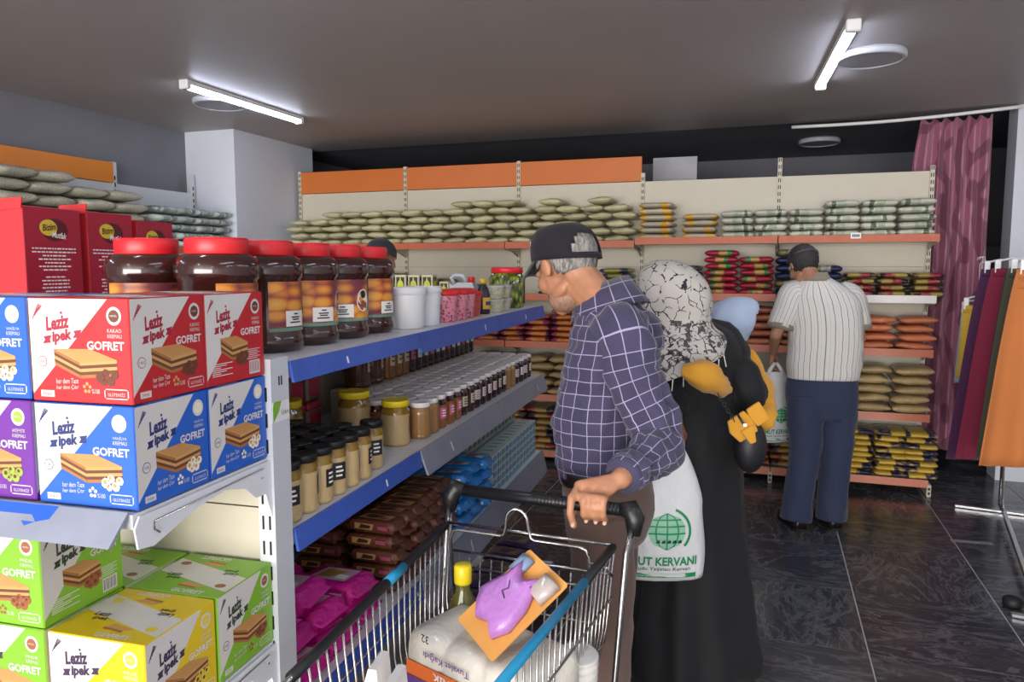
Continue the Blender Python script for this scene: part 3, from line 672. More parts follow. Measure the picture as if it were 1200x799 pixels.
# ------------------------------------------------------------------ jars
def label_patch(r, z0, z1, a0, a1, n=10, eps=.0008, rows=1):
    """curved label: list of rings for MB.add"""
    vs = []; fs = []; uv = []
    for k in range(n+1):
        a = a0+(a1-a0)*k/n
        for zz in (z0, z1): vs.append(((r+eps)*math.cos(a), (r+eps)*math.sin(a), zz))
    for k in range(n):
        fs.append((2*k, 2*k+2, 2*k+3, 2*k+1)); uv.append([(k/n, 0), ((k+1)/n, 0), ((k+1)/n, 1), (k/n, 1)])
    return vs, fs, uv
m_choc = M('hazelnut_cream_in_plastic', '#3a1d18', .16, coat=.6); m_rl_ = M('red_lid', '#d8252c', .38)
def orange_label():
    t = NT('fruit_label'); uv = t.coord('UV'); mp = t.n('ShaderNodeMapping'); mp.inputs['Scale'].default_value = (2.2, 3.1, 1); t.l(uv, mp.inputs[0])
    v = t.n('ShaderNodeTexVoronoi'); v.inputs['Scale'].default_value = 1.3; v.inputs['Randomness'].default_value = .7; t.l(mp.outputs[0], v.inputs['Vector'])
    t.set(Base_Color=t.ramp(v.outputs['Distance'], [(.0, srgb('#f2bc52')), (.42, srgb('#e89c40')), (.56, srgb('#c46a34')), (.72, srgb('#7a3a44'))]), Roughness=.35); return t.m
m_ol_ = orange_label(); m_teal = M('label_teal', '#6f9a86', .5); m_dk = M('label_dark', '#241f22', .5)
def choc_jar_parts(ang):
    prof = [(.0, 0), (.060, 0), (.074, .006), (.078, .018), (.076, .03), (.0735, .036), (.0735, .155), (.079, .160), (.080, .168), (.080, .182), (.076, .194), (.066, .204), (.055, .207), (.055, .209)]
    b = MB(); n = 48; rs = []
    for r, z in prof:
        ring = []
        for i in range(n):
            a = 2*math.pi*i/n; q = 1-(.018 if (i % 2 and (.155 < z < .2)) else 0)
            ring.append((r*q*math.cos(a)+1e-5, r*q*math.sin(a), z))
        rs.append(ring)
    b.rings(rs); body = b.mesh('jar_body', [m_choc])
    b = MB(); b.lathe([(.058, .205), (.0595, .208), (.0595, .232), (.057, .237), (.03, .238), (0.001, .238)], 40); lid = b.mesh('lid', [m_rl_])
    b = MB(); a = math.radians(ang); w_ = math.radians(62)
    vs, fs, uv = label_patch(.0735, .045, .15, a-w_, a+w_, 18); b.add(vs, fs, 0, True, uv)
    vs, fs, uv = label_patch(.0735, .045, .052, a-w_, a+w_, 18, .0012); b.add(vs, fs, 1, True)
    vs, fs, uv = label_patch(.0735, .055, .088, a-math.radians(34), a+math.radians(10), 10, .0014); b.add(vs, fs, 2, True)
    for q, (zz, s) in enumerate(((.080, .10), (.073, .2), (.068, .16), (.062, .25))):
        vs, fs, uv = label_patch(.0735, zz, zz+.003, a-math.radians(12)-s, a-math.radians(12)+s*.8, 6, .0019); b.add(vs, fs, 3, True)
    vs, fs, uv = [], [], None   # white swoosh with dark emblem
    for (ca, cz, rr, mi, ep) in ((.62, .105, .021, 2, .0014), (.62, .092, .024, 2, .0015), (.62, .112, .010, 3, .002), (.60, .088, .009, 4, .0022), (.72, .084, .008, 4, .0022)):
        b.add([((.0735+ep)*math.cos(a+ca+rr/.0735*math.cos(i*.45)), (.0735+ep)*math.sin(a+ca+rr/.0735*math.cos(i*.45)), cz+rr*math.sin(i*.45)) for i in range(14)], [tuple(range(14))], mi)
    lab = b.mesh('label', [m_ol_, m_teal, m_wt, m_dk, M('hazelnut', '#9c5a34', .5)])
    return [('jar_body', body), ('lid', lid), ('label', lab)]
jl = ['large chocolate cream jar with red lid, leftmost, behind red wafer cartons', 'large chocolate cream jar with red lid, nearest in the row along the aisle', 'second red-lidded chocolate jar of the aisle row, right of cartons', 'third red-lidded chocolate jar of the aisle row', 'fourth red-lidded chocolate jar, white swoosh on label facing the aisle', 'last red-lidded chocolate jar, next to the white bucket']
for k, (v, u, ang) in enumerate([(-1.098, 1.262, -55), (-.935, 1.262, 5), (-.935, 1.424, 8), (-.935, 1.586, -14), (-.935, 1.748, -42), (-.935, 1.91, 2)]):
    inst(choc_jar_parts(ang), 'chocolate_cream_jar', jl[k], 'jar', G(v, u, 1.3715), GA, 'chocolate cream jars on gondola top')
# tahini jars
m_tah = M('tahini', '#c2a878', .3, coat=.5, var=.05, vscale=40); m_oil = M('tahini_oil', '#8a6a1e', .15, coat=.6); m_bl = M('black_lid', '#17171b', .35); m_yl = M('yellow_lid', '#e8cf1f', .35)
def small_jar(bodyc, topc, lidc, r, H, labelc=None, name='jar', square=False, label_ang=0, lab_z=(.3, .62), labw=.55):
    b = MB(); n = 20 if not square else 24
    pr = [(r*.86, 0), (r*.97, H*.03), (r, H*.1), (r, H*.70)] ; pr2 = [(r, H*.70), (r*.97, H*.78), (r*.78, H*.86), (r*.78, H*.88)]
    b.lathe(pr, n, cap1=False, mi=0); b.lathe(pr2, n, cap0=False, mi=1)
    if r > .02:
        for q in range(2): b.lathe([(r*1.0, H*(.05+q*.03)), (r*1.025, H*(.065+q*.03)), (r*1.0, H*(.08+q*.03))], n, cap0=False, cap1=False)
    body = b.mesh('glass_body', [bodyc, topc])
    b = MB(); b.lathe([(r*.92, H*.865), (r*.97, H*.875), (r*.97, H*.98), (r*.94, H), (r*.88, H), (r*.78, H*.985), (0.001, H*.985)], n); lid = b.mesh('lid', [lidc])
    out = [('glass_body', body), ('lid', lid)]
    if labelc:
        b = MB(); vs, fs, uv = label_patch(r, H*lab_z[0], H*lab_z[1], label_ang-labw, label_ang+labw, 6); b.add(vs, fs, 0, True)
        for q in range(3):
            zz = H*(lab_z[0]+(lab_z[1]-lab_z[0])*(.2+.25*q)); vs, fs, uv = label_patch(r, zz, zz+H*.035, label_ang-labw*.6, label_ang+labw*(.3+.2*(q % 2)), 4, .0013); b.add(vs, fs, 1, True)
        out.append(('label', b.mesh('label', labelc)))
    return out
tv = [small_jar(m_tah, m_oil, m_bl, .0295, .122, [m_dk, m_wt], label_ang=a) for a in (-.5, .1, .9)]
n_ = 0
TR = ['front row', 'second row', 'third row', 'fourth row', 'back row']
for row in range(5):
    for k in range(6 if row else 7):
        v = -.812-row*.0635-(.012 if k == 6 else 0); u = 1.285+k*.0635+(.03 if row % 2 else 0)+(.03 if k == 6 else 0)
        if row == 4 and k < 2: continue
        inst(tv[(k*2+row) % 3], 'tahini_jar', f'black-lidded tahini jar, {TR[row]}, {ORD[k]} from the slotted post', 'jar', G(v, u, 1.0455), GA+R(-.2, .2), 'black-lidded tahini jars')
yj = small_jar(m_tah, m_oil, m_yl, .041, .13, [M('label_red', '#8c2b33', .5), m_wt], label_ang=.6)
for k, (v, u, lab) in enumerate([(-.868, 1.945, 'yellow-lidded tahini jar at the shelf front, between tahini and honey jars'), (-1.0, 1.95, 'wide yellow-lidded tahini jar in the middle of the shelf'), (-1.11, 1.76, 'yellow-lidded tahini jar farthest back, lid just showing')]):
    inst(yj, 'yellow_lid_jar', lab, 'jar', G(v, u, 1.0455), GA, 'yellow-lidded tahini jars', sc=1.0 if k == 0 else 1.15)
# halva tubs near the post
b = MB(); b.box(-.05, .05, -.04, .04, 0, .085, 0, bev=.008); bd = b.mesh('tub', [M('halva_tub', '#7a5a50', .3)])
b = MB(); b.box(-.053, .053, -.043, .043, .08, .103, 0, bev=.006); ld = b.mesh('lid', [M('tub_lid_red', '#b33a46', .4)])
b = MB(); b.box(-.03, .03, -.0415, -.0405, .018, .07); b.box(.0505, .0515, -.03, .03, .018, .07, 0); lb = b.mesh('label', [M('tub_label', '#b02a44', .4)])
for q in range(2):
    for k in range(2):
        inst([('tub', bd), ('lid', ld), ('label', lb)], 'halva_tub', f'red-lidded plastic tub behind tahini jars, {["lower", "upper"][q]}, {["nearer", "farther"][k]} to the post', 'tub', G(-1.20, 1.89+k*.098, 1.0455+q*.105), GA, 'red-lidded tubs')
# honey and jam jars
m_hon = M('honey', '#8a5a30', .15, coat=.7); m_hon2 = M('honey_light', '#9c7446', .15, coat=.7); m_jam = M('dark_jam', '#2a1218', .12, coat=.7); m_jam2 = M('red_jam', '#3c1d1a', .12, coat=.7)
m_lidw = M('white_gingham_lid', '#f0eaea', .45, var=.12, vscale=70); m_lp = M('label_pink', '#c9638c', .5); m_ly = M('label_cream', '#cfc7b2', .5); m_lw = M('label_whitish', '#d8d4d2', .5)
jk = {'honey': small_jar(m_hon2, m_hon2, m_lidw, .0335, .108, [m_ly, m_dk], label_ang=1.2), 'honeyp': small_jar(m_hon, m_jam2, m_lidw, .0335, .108, [m_lp, m_wt], label_ang=-.2),
      'jam': small_jar(m_jam, m_jam, m_lidw, .0335, .108, [m_lw, m_lp], label_ang=-.2), 'jamc': small_jar(m_jam2, m_jam2, m_lidw, .0335, .108, [m_ly, m_dk], label_ang=-.1)}
seq = ['honey', 'honey', 'honeyp', 'honeyp', 'honeyp', 'jamc', 'jamc', 'jam', 'jam', 'jam', 'jam', 'jamc', 'jam', 'honey', 'honey', 'jam', 'jam', 'jam', 'jamc']
dsc = {'honey': 'plain honey jar', 'honeyp': 'honey jar with pink label', 'jam': 'dark jam jar with white label', 'jamc': 'dark jam jar with cream label'}
JR = ['front row', 'second row', 'third row', 'fourth row', 'fifth row']
for row in range(4):
    for k in range(19):
        kk = seq[k] if row == 0 else seq[(k+row) % 19]
        inst(jk[kk], 'preserve_jar', f'{dsc[kk]} and white lid, {JR[row]}, {ORD[k]} from the yellow lid', 'jar', G(-.836-.0705*row+R(-.002, .002), 2.045+.0715*k+R(-.002, .002), 1.0455), GA+R(-.15, .15), 'white-lidded preserve jars')
bt = {q: small_jar(c, c, m_bl, .031, .165, [lc, m_dk], label_ang=-.1, lab_z=(.3, .7)) for q, (c, lc) in enumerate([(m_hon, m_ly), (m_jam, m_lw), (m_jam2, m_lp)])}
m_amb = M('molasses', '#5a3524', .12, coat=.7)
bt[3] = small_jar(m_amb, m_amb, m_bl, .05, .19, [m_ly, m_dk], label_ang=.4)
# taller bottles on a tier at the back of the shelf
tier = MB(); tier.box(-.115, 0, 0, 1.25, 0, .108, bev=.003); tag(obj('shelf_riser', tier, m_cream, None, G(-1.084, 2.17, 1.0455), GA), 'cream riser under the back row of dark bottles on the jar shelf', 'riser')
for k in range(15):
    q = 0 if k < 3 else (1 if k % 3 else 2)
    inst(bt[q], 'molasses_bottle', f'dark-capped syrup bottle on the back riser, {ORD[k]} from the near end', 'bottle', G(-1.122, 2.44+.0655*k, 1.1545), GA, 'syrup bottles on the riser')
for k in range(2):
    inst(bt[3], 'molasses_jar', f'large amber molasses jar at back of jar shelf, {["nearer", "farther"][k]} one', 'jar', G(-1.137, 2.235+k*.105, 1.1545), GA, 'large molasses jars', sc=.92)
# ------------------------------------------------------------------ things on the gondola top
ZT = 1.3715
m_bk = M('bucket_white', '#dfe1e4', .35)
b = MB(); b.lathe([(.05, 0), (.052, .004), (.0575, .105), (.0575, .108)], 32); bk1 = b.mesh('bucket', [m_bk])
b = MB(); b.lathe([(.058, .10), (.0615, .103), (.0615, .118), (.058, .122), (.055, .122), (.053, .116), (.001, .116)], 32, cap0=False); bk2 = b.mesh('lid', [m_bk])
b = MB(); b.tube([(.0605*math.cos(a), .0605*math.sin(a)*.98, .094-.02*math.sin(a)) for a in [math.pi*k/10 for k in range(11)]], .0014, 5); bk3 = b.mesh('handle', [m_bk])
for k, (v, u) in enumerate([(-.878, 2.06), (-.878, 2.19)]):
    inst([('bucket', bk1), ('lid', bk2), ('handle', bk3)], 'plastic_bucket', ['white lidded plastic bucket beside the last chocolate jar', 'white lidded plastic bucket beside the pink pots'][k], 'bucket', G(v, u, ZT), GA, 'white buckets')
# pink pots
t = NT('pink_candy_pot'); v_ = t.n('ShaderNodeTexVoronoi'); v_.inputs['Scale'].default_value = 95; t.l(t.coord(), v_.inputs['Vector'])
t.set(Base_Color=t.ramp(v_.outputs['Distance'], [(.25, srgb('#a03848')), (.45, srgb('#d98a9c'))]), Roughness=.25, Coat_Weight=.5); m_pot = t.m
b = MB(); b.lathe([(.036, 0), (.038, .004), (.045, .09), (.045, .094)], 28); p1 = b.mesh('pot', [m_pot])
b = MB(); b.lathe([(.047, .088), (.0485, .09), (.0485, .104), (.045, .107), (.001, .105)], 28); p2 = b.mesh('lid', [m_rl_])
for k, (v, u) in enumerate([(-.86, 2.335), (-.858, 2.44), (-.865, 2.545)]):
    inst([('pot', p1), ('lid', p2)], 'candy_pot', f'pink speckled pot with red lid, {ORD[k]} from the white buckets', 'pot', G(v, u, ZT), GA, 'pink pots with red lids')
b = MB(); b.lathe([(.034, 0), (.036, .004), (.042, .075), (.042, .08)], 28); p3 = b.mesh('pot', [M('red_candy_pot', '#b5483c', .3, var=.3, vscale=80, coat=.4)])
b = MB(); b.lathe([(.044, .078), (.0455, .08), (.0455, .09), (.042, .093), (.001, .091)], 28); p4 = b.mesh('lid', [m_rl_])
inst([('pot', p3), ('lid', p4)], 'candy_pot', 'red speckled pot with tilted red lid behind pink pots', 'pot', G(-.87, 2.645, ZT), GA)
# sauce bottle
b = MB(); b.lathe([(.024, 0), (.028, .005), (.028, .075), (.02, .1), (.012, .115), (.012, .12)], 20); q1 = b.mesh('bottle_body', [M('sauce_dark', '#2b2430', .25)])
b = MB(); b.lathe([(.014, .118), (.014, .138), (.001, .139)], 14); q2 = b.mesh('cap', [M('cap_yellow', '#c9a52c', .4)])
b = MB(); vs, fs, uv = label_patch(.028, .02, .065, -1.3, .9, 8); b.add(vs, fs, 0, True); vs, fs, uv = label_patch(.028, .035, .05, -.9, .5, 6, .0013); b.add(vs, fs, 1, True); q3 = b.mesh('label', [M('label_gold', '#d3a92e', .5), M('label_navy', '#2a3a78', .5)])
inst([('bottle_body', q1), ('cap', q2), ('label', q3)], 'sauce_bottle', 'small dark bottle with gold label between red pot and clear tubs', 'bottle', G(-.862, 2.78, ZT), GA)
# clear tubs, 2 x 2 in two layers
m_cl = M('clear_plastic', '#cfd0cc', .15, trans=.35); m_cont = M('tub_sweets', '#b7b39a', .6, var=.25, vscale=90)
b = MB(); b.lathe([(.040, 0), (.041, .004), (.047, .042), (.049, .045)], 20); c1 = b.mesh('tub', [m_cont])
b = MB(); b.lathe([(.050, .044), (.051, .047), (.050, .053), (.046, .054), (.001, .053)], 20, cap0=False); c2 = b.mesh('lid', [m_cl])
for k in range(2):
    for q in range(2):
        inst([('tub', c1), ('lid', c2)], 'clear_tub', f'clear plastic tub beside the pickle jar, {["lower", "upper"][q]} tier, {["nearer", "farther"][k]} one', 'tub', G(-.862, 2.915+k*.108, ZT+q*.055), GA, 'clear tubs')
# pickle jar
t = NT('pickled_peppers'); v_ = t.n('ShaderNodeTexVoronoi'); v_.inputs['Scale'].default_value = 55; mp = t.n('ShaderNodeMapping'); mp.inputs['Scale'].default_value = (1, 1, .5); t.l(t.coord(), mp.inputs[0]); t.l(mp.outputs[0], v_.inputs['Vector'])
t.set(Base_Color=t.ramp(v_.outputs['Distance'], [(.1, srgb('#a9b23c')), (.4, srgb('#6f7d22')), (.65, srgb('#38400f'))]), Roughness=.15, Coat_Weight=.7); m_pick = t.m
b = MB(); b.lathe([(.07, 0), (.08, .01), (.082, .03), (.082, .135), (.07, .155), (.066, .16)], 32); c1 = b.mesh('jar_body', [m_pick])
b = MB(); b.lathe([(.070, .156), (.073, .158), (.073, .178), (.069, .182), (.001, .181)], 32); c2 = b.mesh('lid', [m_rl_])
b = MB(); vs, fs, uv = label_patch(.082, .02, .13, -.1, .9, 10); b.add(vs, fs, 0, True); c3 = b.mesh('label', [M('label_maroon', '#6e3030', .5)])
inst([('jar_body', c1), ('lid', c2), ('label', c3)], 'pickle_jar', 'large jar of green pickled peppers with red lid at the gondola end', 'jar', G(-.90, 3.27, ZT), GA)
# jerry can
t = thing('jerry_can', 'pale grey plastic jerry can with red cap standing behind red pots', 'jerry can', G(-1.06, 3.12, ZT), GA); t.scale = (.72, .72, .8)
m_jc = M('jerry_grey', '#b9bcc2', .4)
b = MB(); b.prism([(-.085, .004), (.085, .004), (.085, .115), (.07, .145), (-.02, .145), (-.05, .128), (-.085, .15), (-.095, .12)], -.045, .045, 'y'); b.box(-.085, .085, -.043, .043, 0, .006); body = obj('can_body', b, m_jc, t)
b = MB(); b.tube([(-.055, 0, .13), (-.075, 0, .172), (-.05, 0, .186), (.0, 0, .182), (.025, 0, .145)], .013, 8); obj('handle', b, m_jc, t)
b = MB(); b.lathe([(.02, 0), (.02, .03), (.018, .033), (.001, .033)], 18, (.055, 0, .143)); obj('cap', b, m_rl_, t)
# lemon cartons
b = MB(); b.box(-.026, .026, -.026, .026, 0, .15, bev=.002); c1 = b.mesh('carton', [M('carton_cream', '#cfcaa6', .5)])
b = MB()
for s, fn in (('y', lambda a, z, l: (a, -.0262-.0003*l, z)), ('x', lambda a, z, l: (.0262+.0003*l, a, z))):
    b.poly([fn(-.019, .07, 1), fn(.019, .07, 1), fn(.019, .14, 1), fn(-.019, .14, 1)], 0)
    b.poly([fn(.015*math.cos(i*.45), .10+.027*math.sin(i*.45), 2) for i in range(14)], 1); b.poly([fn(-.004, .12, 3), fn(.004, .12, 3), fn(.002, .137, 3), fn(-.002, .137, 3)], 1)
c2 = b.mesh('print', [m_dk, M('lemon_yellow', '#c9cc2a', .5)])
for k, (v, u) in enumerate([(-1.365, 3.02), (-1.308, 3.03), (-1.251, 3.04), (-1.196, 3.06), (-1.135, 3.10)]):
    inst([('carton', c1), ('print', c2)], 'juice_carton', f'cream carton printed with a yellow lemon, {ORD[k]} from the left', 'carton', G(v, u, ZT), GA, 'lemon cartons behind the buckets', sc=1.0 if k < 4 else .8)
# olive pouches lying behind the cartons
inst([('b', pillow('pouch', .16, .12, .05, m_olive, 3))], 'snack_pouch', 'olive pouch lying left of the lemon cartons', 'pouch', G(-1.60, 2.60, ZT), GA+.3)
# red baking cartons
m_rb = M('carton_crimson', '#a81c33', .45, var=.04); m_rbb = M('carton_bright_red', '#d42a30', .45); m_oval = M('oval_maroon', '#5c1420', .5); m_oy = M('oval_yellow', '#d8c23a', .5); m_kraft = M('kraft_inside', '#b79a72', .7)
def red_carton(v, u, z, D, W, H, label, text=True, flap=0, rz=0, sc=1):
    """long printed side faces +x, D along the aisle"""
    t = thing('baking_carton', label, 'carton', G(v, u, z), GA+rz, 'crimson baking cartons')
    b = MB(); b.box(-W/2, W/2, -D/2, D/2, 0, H, 0, bev=.001)
    for k in range(len(b.f)):
        pass
    b.poly([(-W/2+.001, -D/2-.0004, .001), (W/2-.001, -D/2-.0004, .001), (W/2-.001, -D/2-.0004, H-.001), (-W/2+.001, -D/2-.0004, H-.001)], 1)
    obj('carton_body', b, [m_rb, m_rbb], t)
    if text:
        b = MB(); X = W/2
        def fn(a, z, l=1): return (X+.0002*l, a, z)
        e = lambda cx, cz, rx, rz_, l, mi: b.poly([fn(cx+rx*math.cos(i*.3142), cz+rz_*math.sin(i*.3142), l) for i in range(20)], mi)
        e(.004, H*.83, .033, .024, 1, 0); e(-.012, H*.845, .022, .017, 2, 1)
        put_text(b, 'Bizim', -.010, H*.85, .014, lambda a, c: fn(a, c, 4), 0, .034, .12, .02, .2); put_text(b, 'Mutfak', .014, H*.79, .013, lambda a, c: fn(a, c, 4), 2, .036, -.1, .02, .2)
        zz = H*.68; random.seed(3)
        for q, wd in enumerate([.11, .11, .06, .08, .05, .08, .06, 0, .05, .07, .065, .07, .055, .07, .06, .0, .1, .07]):
            if not wd: continue
            wd = min(wd, D*.86)
            x = -wd/2
            while x < wd/2:
                l_ = R(.004, .012); b.poly([fn(x, zz-q*.0075, 2), fn(min(x+l_, wd/2), zz-q*.0075, 2), fn(min(x+l_, wd/2), zz-q*.0075+.0028, 2), fn(x, zz-q*.0075+.0028, 2)], 2); x += l_+.002
        b.poly([fn(-D*.44, .012, 2), fn(D*.44, .012, 2), fn(D*.44, .038, 2), fn(-D*.44, .038, 2)], 2)
        for q in range(9): b.poly([fn(.02+q*.004, .026, 3), fn(.0215+q*.004, .026, 3), fn(.0215+q*.004, .034, 3), fn(.02+q*.004, .034, 3)], 3)
        obj('side_print', b, [m_oval, m_oy, m_wt, m_dk], t)
    if flap:
        b = MB(); b.prism([(-W/2, H*.96), (W/2, H*.98), (W/2+.004, H*1.06), (-W/2-.002, H*1.05)], -D/2-.004, -D/2-.001, 'y'); obj('lid_flap', b, m_rbb, t)
        b = MB(); b.prism([(-W/2-.03, H*.15), (-W/2, H*.12), (-W/2, H*.9), (-W/2-.02, H*.82)], -D/2+.002, -D/2+.005, 'y'); obj('side_flap', b, m_kraft, t)
    return t
red_carton(-1.39, 1.285, 1.405, .142, .075, .272, 'crimson baking carton with yellow logo, nearest, at left picture edge', flap=1)
red_carton(-1.392, 1.447, 1.405, .135, .07, .272, 'crimson baking carton with yellow logo, middle of three', flap=1)
red_carton(-1.40, 1.60, 1.405, .13, .07, .262, 'crimson baking carton with yellow logo, farthest of three', rz=.03)
b = MB(); b.box(-.115, .115, -.26, .26, 0, .032, bev=.002); tag(obj('display_tray', b, m_rb, None, G(-1.43, 1.44, ZT), GA), 'shallow crimson tray under the three baking cartons', 'tray')
b = MB(); b.box(-.03, .03, -.05, .05, 0, .22, bev=.002); c1 = b.mesh('carton', [M('pale_carton', '#d9d6c4', .5)])
b = MB(); b.poly([(.0303, -.03+.03*math.cos(i*.5), .185+.02*math.sin(i*.5)) for i in range(12)], 0); put_text(b, 'Mısır', -.005, .14, .016, lambda a, z: (.0306, a, z), 1, .05, bold=.02); c2 = b.mesh('print', [M('print_redbrown', '#8c3a2a', .5), m_dk])
inst([('carton', c1), ('print', c2)], 'starch_carton', 'slim pale carton standing behind the farthest crimson carton', 'carton', G(-1.365, 1.79, ZT), GA)
# ------------------------------------------------------------------ third shelf: wrapped packs
ZS = .6775
def pack(name, L, D, H, film, printm, seed=0):
    """flow-wrapped pack: boxy pillow with crimped fin ends and a printed top and side"""
    b = MB(); rs = []; n = 16
    for k, (x, s) in enumerate([(-L/2, -.04), (-L/2+.012, .06), (-L/2+.02, .9), (-L/4, 1), (0, 1.03), (L/4, 1), (L/2-.02, .9), (L/2-.012, .06), (L/2, -.04)]):
        ring = []
        for i in range(n):
            th = 2*math.pi*(i+.5)/n; cy, cz = math.cos(th), math.sin(th)
            yy = D/2*(.9+.1*max(0, s))*math.copysign(abs(cy)**.35, cy); zz = H/2*max(.04, s)*math.copysign(abs(cz)**.4, cz)
            q = 1+.07*noise.noise((x*40+seed*5, yy*40, zz*40))
            ring.append((x, yy*q, max(.0, H/2+zz*q)))
        rs.append(ring)
    b.rings(rs); body = b.mesh('wrapper', [film])
    b = MB(); z = H*1.025+.0012; e = .0006
    b.poly([(-L*.28, -D*.28, z), (L*.26, -D*.32, z), (L*.30, D*.26, z), (-L*.2, D*.30, z)], 0); b.poly([(-L*.2, -D*.18, z+e), (L*.0, -D*.2, z+e), (L*.16, D*.14, z+e), (-L*.14, D*.2, z+e)], 1); b.poly([(L*.08, -D*.22, z+e), (L*.24, -D*.24, z+e), (L*.24, -D*.04, z+e), (L*.08, -D*.02, z+e)], 2)
    y = -D/2*1.03-.0015
    b.poly([(-L*.3, y, H*.3), (L*.02, y, H*.3), (L*.05, y, H*.75), (-L*.3, y, H*.75)], 0); b.poly([(-L*.22, y-e, H*.35), (-L*.02, y-e, H*.4), (L*.0, y-e, H*.62), (-L*.18, y-e, H*.7)], 1); b.poly([(L*.12, y, H*.38), (L*.3, y, H*.38), (L*.3, y, H*.66), (L*.12, y, H*.66)], 2)
    return [('wrapper', body), ('print', b.mesh('print', printm))]
def film(name, c, rough=.25, cr=.5): return bag_mat(name, c, [], rough, None, crinkle=cr, rnd=.1)
pk = [pack('pink', .19, .125, .055, film('pink_film', '#d21a92'), [M('pk_pale', '#c9a9b4', .4), M('pk_wafer', '#a8843a', .5), m_wt], s) for s in range(3)]
GZ = math.pi/2+GA
lab_l = ['bottom layer', 'second layer', 'third layer', 'top layer']
def packs(parts, name, desc, spots, group):
    for (v, u, z, rz, tl, lab) in spots: inst(random.choice(parts), name, f'{desc}, {lab}', 'pack', G(v, u, z), GA+rz, group, tl)
sp = []
for l in range(3):
    for k in range(3):
        for r_ in range(2):
            if l == 2 and k == 2: continue
            sp.append((-.87-r_*.20+R(-.01, .01)-(.02*l), 1.335+k*.138+R(-.008, .008)-.03*l+(.02 if l == 1 else 0), ZS+l*.059, R(-.12, .12), (R(-.05, .05), R(-.05, .05)), f'{lab_l[l]}, {["front", "back"][r_]} row, {ORD[k]} from the slotted post'))
packs(pk, 'wafer_pack', 'magenta wrapped wafer pack', sp, 'magenta wafer packs on the third shelf')
bp = [pack('brown', .165, .06, .036, film('brown_film', c, .22), [M('br_gold', '#c09a64', .3), M('br_dark', '#4a2416', .4), M('br_rose', '#a8516a', .4)], s) for s, c in enumerate(('#6b3e2c', '#7d4e34', '#5a3226'))]
sp = []
for l in range(6):
    for k in range(7):
        for r_ in range(2):
            if r_ == 0 and l > 4: continue
            sp.append((-.865-r_*.172+R(-.008, .008), 1.80+k*.068+R(-.003, .003), ZS+l*.0405, R(-.1, .1), (R(-.05, .05), R(-.04, .04)), f'{"bottom layer" if l == 0 else ORD[l]+" layer"}, {["front", "back"][r_]} row, {ORD[k]} from the magenta packs'))
packs(bp, 'chocolate_wafer_pack', 'brown and gold wafer pack', sp, 'brown wafer packs on the third shelf')
ub_ = [pack('blue', .15, .10, .04, film('blue_pack_film', c, .22), [M('bl_pale', '#5fb4e4', .3), M('bl_red', '#b03a5a', .4), m_wt], s) for s, c in enumerate(('#1e86d8', '#2391e0', '#1c7ac9'))]
sp = []
for l in range(4):
    for k in range(3):
        for r_ in range(2):
            sp.append((-.845-r_*.165+R(-.01, .01), 2.345+k*.112+R(-.008, .008), ZS+l*.046, R(-.3, .3), (R(-.09, .09), R(-.09, .09)), f'{["bottom", "second", "third", "top"][l]} layer, {["front", "back"][r_]} row, {ORD[k]} from the brown packs'))
packs(ub_, 'biscuit_pack', 'bright blue biscuit pack', sp, 'blue biscuit packs')
# little blue-green cartons at the far end
m_bg = M('mint_carton', '#c0d4da', .4); m_bgw = M('mint_white', '#cdd6da', .4)
b = MB(); b.box(-.045, .045, -.0285, .0285, 0, .0305, bev=.0015); c1 = b.mesh('carton', [m_bg])
b = MB(); b.poly([(.0453, -.024, .005), (.0453, .0, .004), (.0453, .006, .027), (.0453, -.024, .027)], 0); b.poly([(.0453, .008, .006), (.0453, .024, .006), (.0453, .024, .024), (.0453, .012, .024)], 1); b.poly([(-.03, -.018, .0308), (.03, -.018, .0308), (.03, .018, .0308), (-.03, .018, .0308)], 2); b.poly([(-.02, -.008, .0311), (.02, -.008, .0311), (.02, .008, .0311), (-.02, .008, .0311)], 1)
c2 = b.mesh('print', [M('mint_blue', '#6a92c4', .5), M('mint_green', '#63a06c', .5), m_bgw])
for k in range(12):
    for l in range(5):
        inst([('carton', c1), ('print', c2)], 'soap_carton', f'small blue-green carton, front stack, {["bottom layer", "second layer", "third layer", "fourth layer", "top layer"][l]}, {ORD[k]} from the blue packs', 'carton', G(-.835, 2.695+k*.0595, ZS+l*.0315), GA+R(-.01, .01), 'small blue-green cartons on the third shelf')
b = MB(); b.box(-.07, .07, -.0285, .0285, 0, .052, bev=.0015); c3 = b.mesh('carton', [M('grey_green_carton', '#a8b4ac', .4)])
b = MB(); b.poly([(.0703, -.024, .008), (.0703, .024, .008), (.0703, .02, .03), (.0703, -.02, .026)], 0); b.poly([(-.05, -.02, .0523), (.055, -.02, .0523), (.055, .02, .0523), (-.05, .02, .0523)], 1); put_text(b, 'SAPUN', 0, 0, .012, lambda a, c: (a, c, .0526), 2, .07, bold=.02)
c4 = b.mesh('print', [M('print_slate', '#5a7068', .5), M('print_pale', '#c2ccc4', .5), m_dk])
for k in range(12):
    for l in range(4):
        inst([('carton', c3), ('print', c4)], 'soap_box', f'grey-green carton behind the blue-green ones, {["bottom", "second", "third", "top"][l]} layer, {ORD[k]} from the blue packs', 'carton', G(-.962, 2.695+k*.0595, ZS+l*.053), GA+R(-.01, .01), 'grey-green cartons on the third shelf')
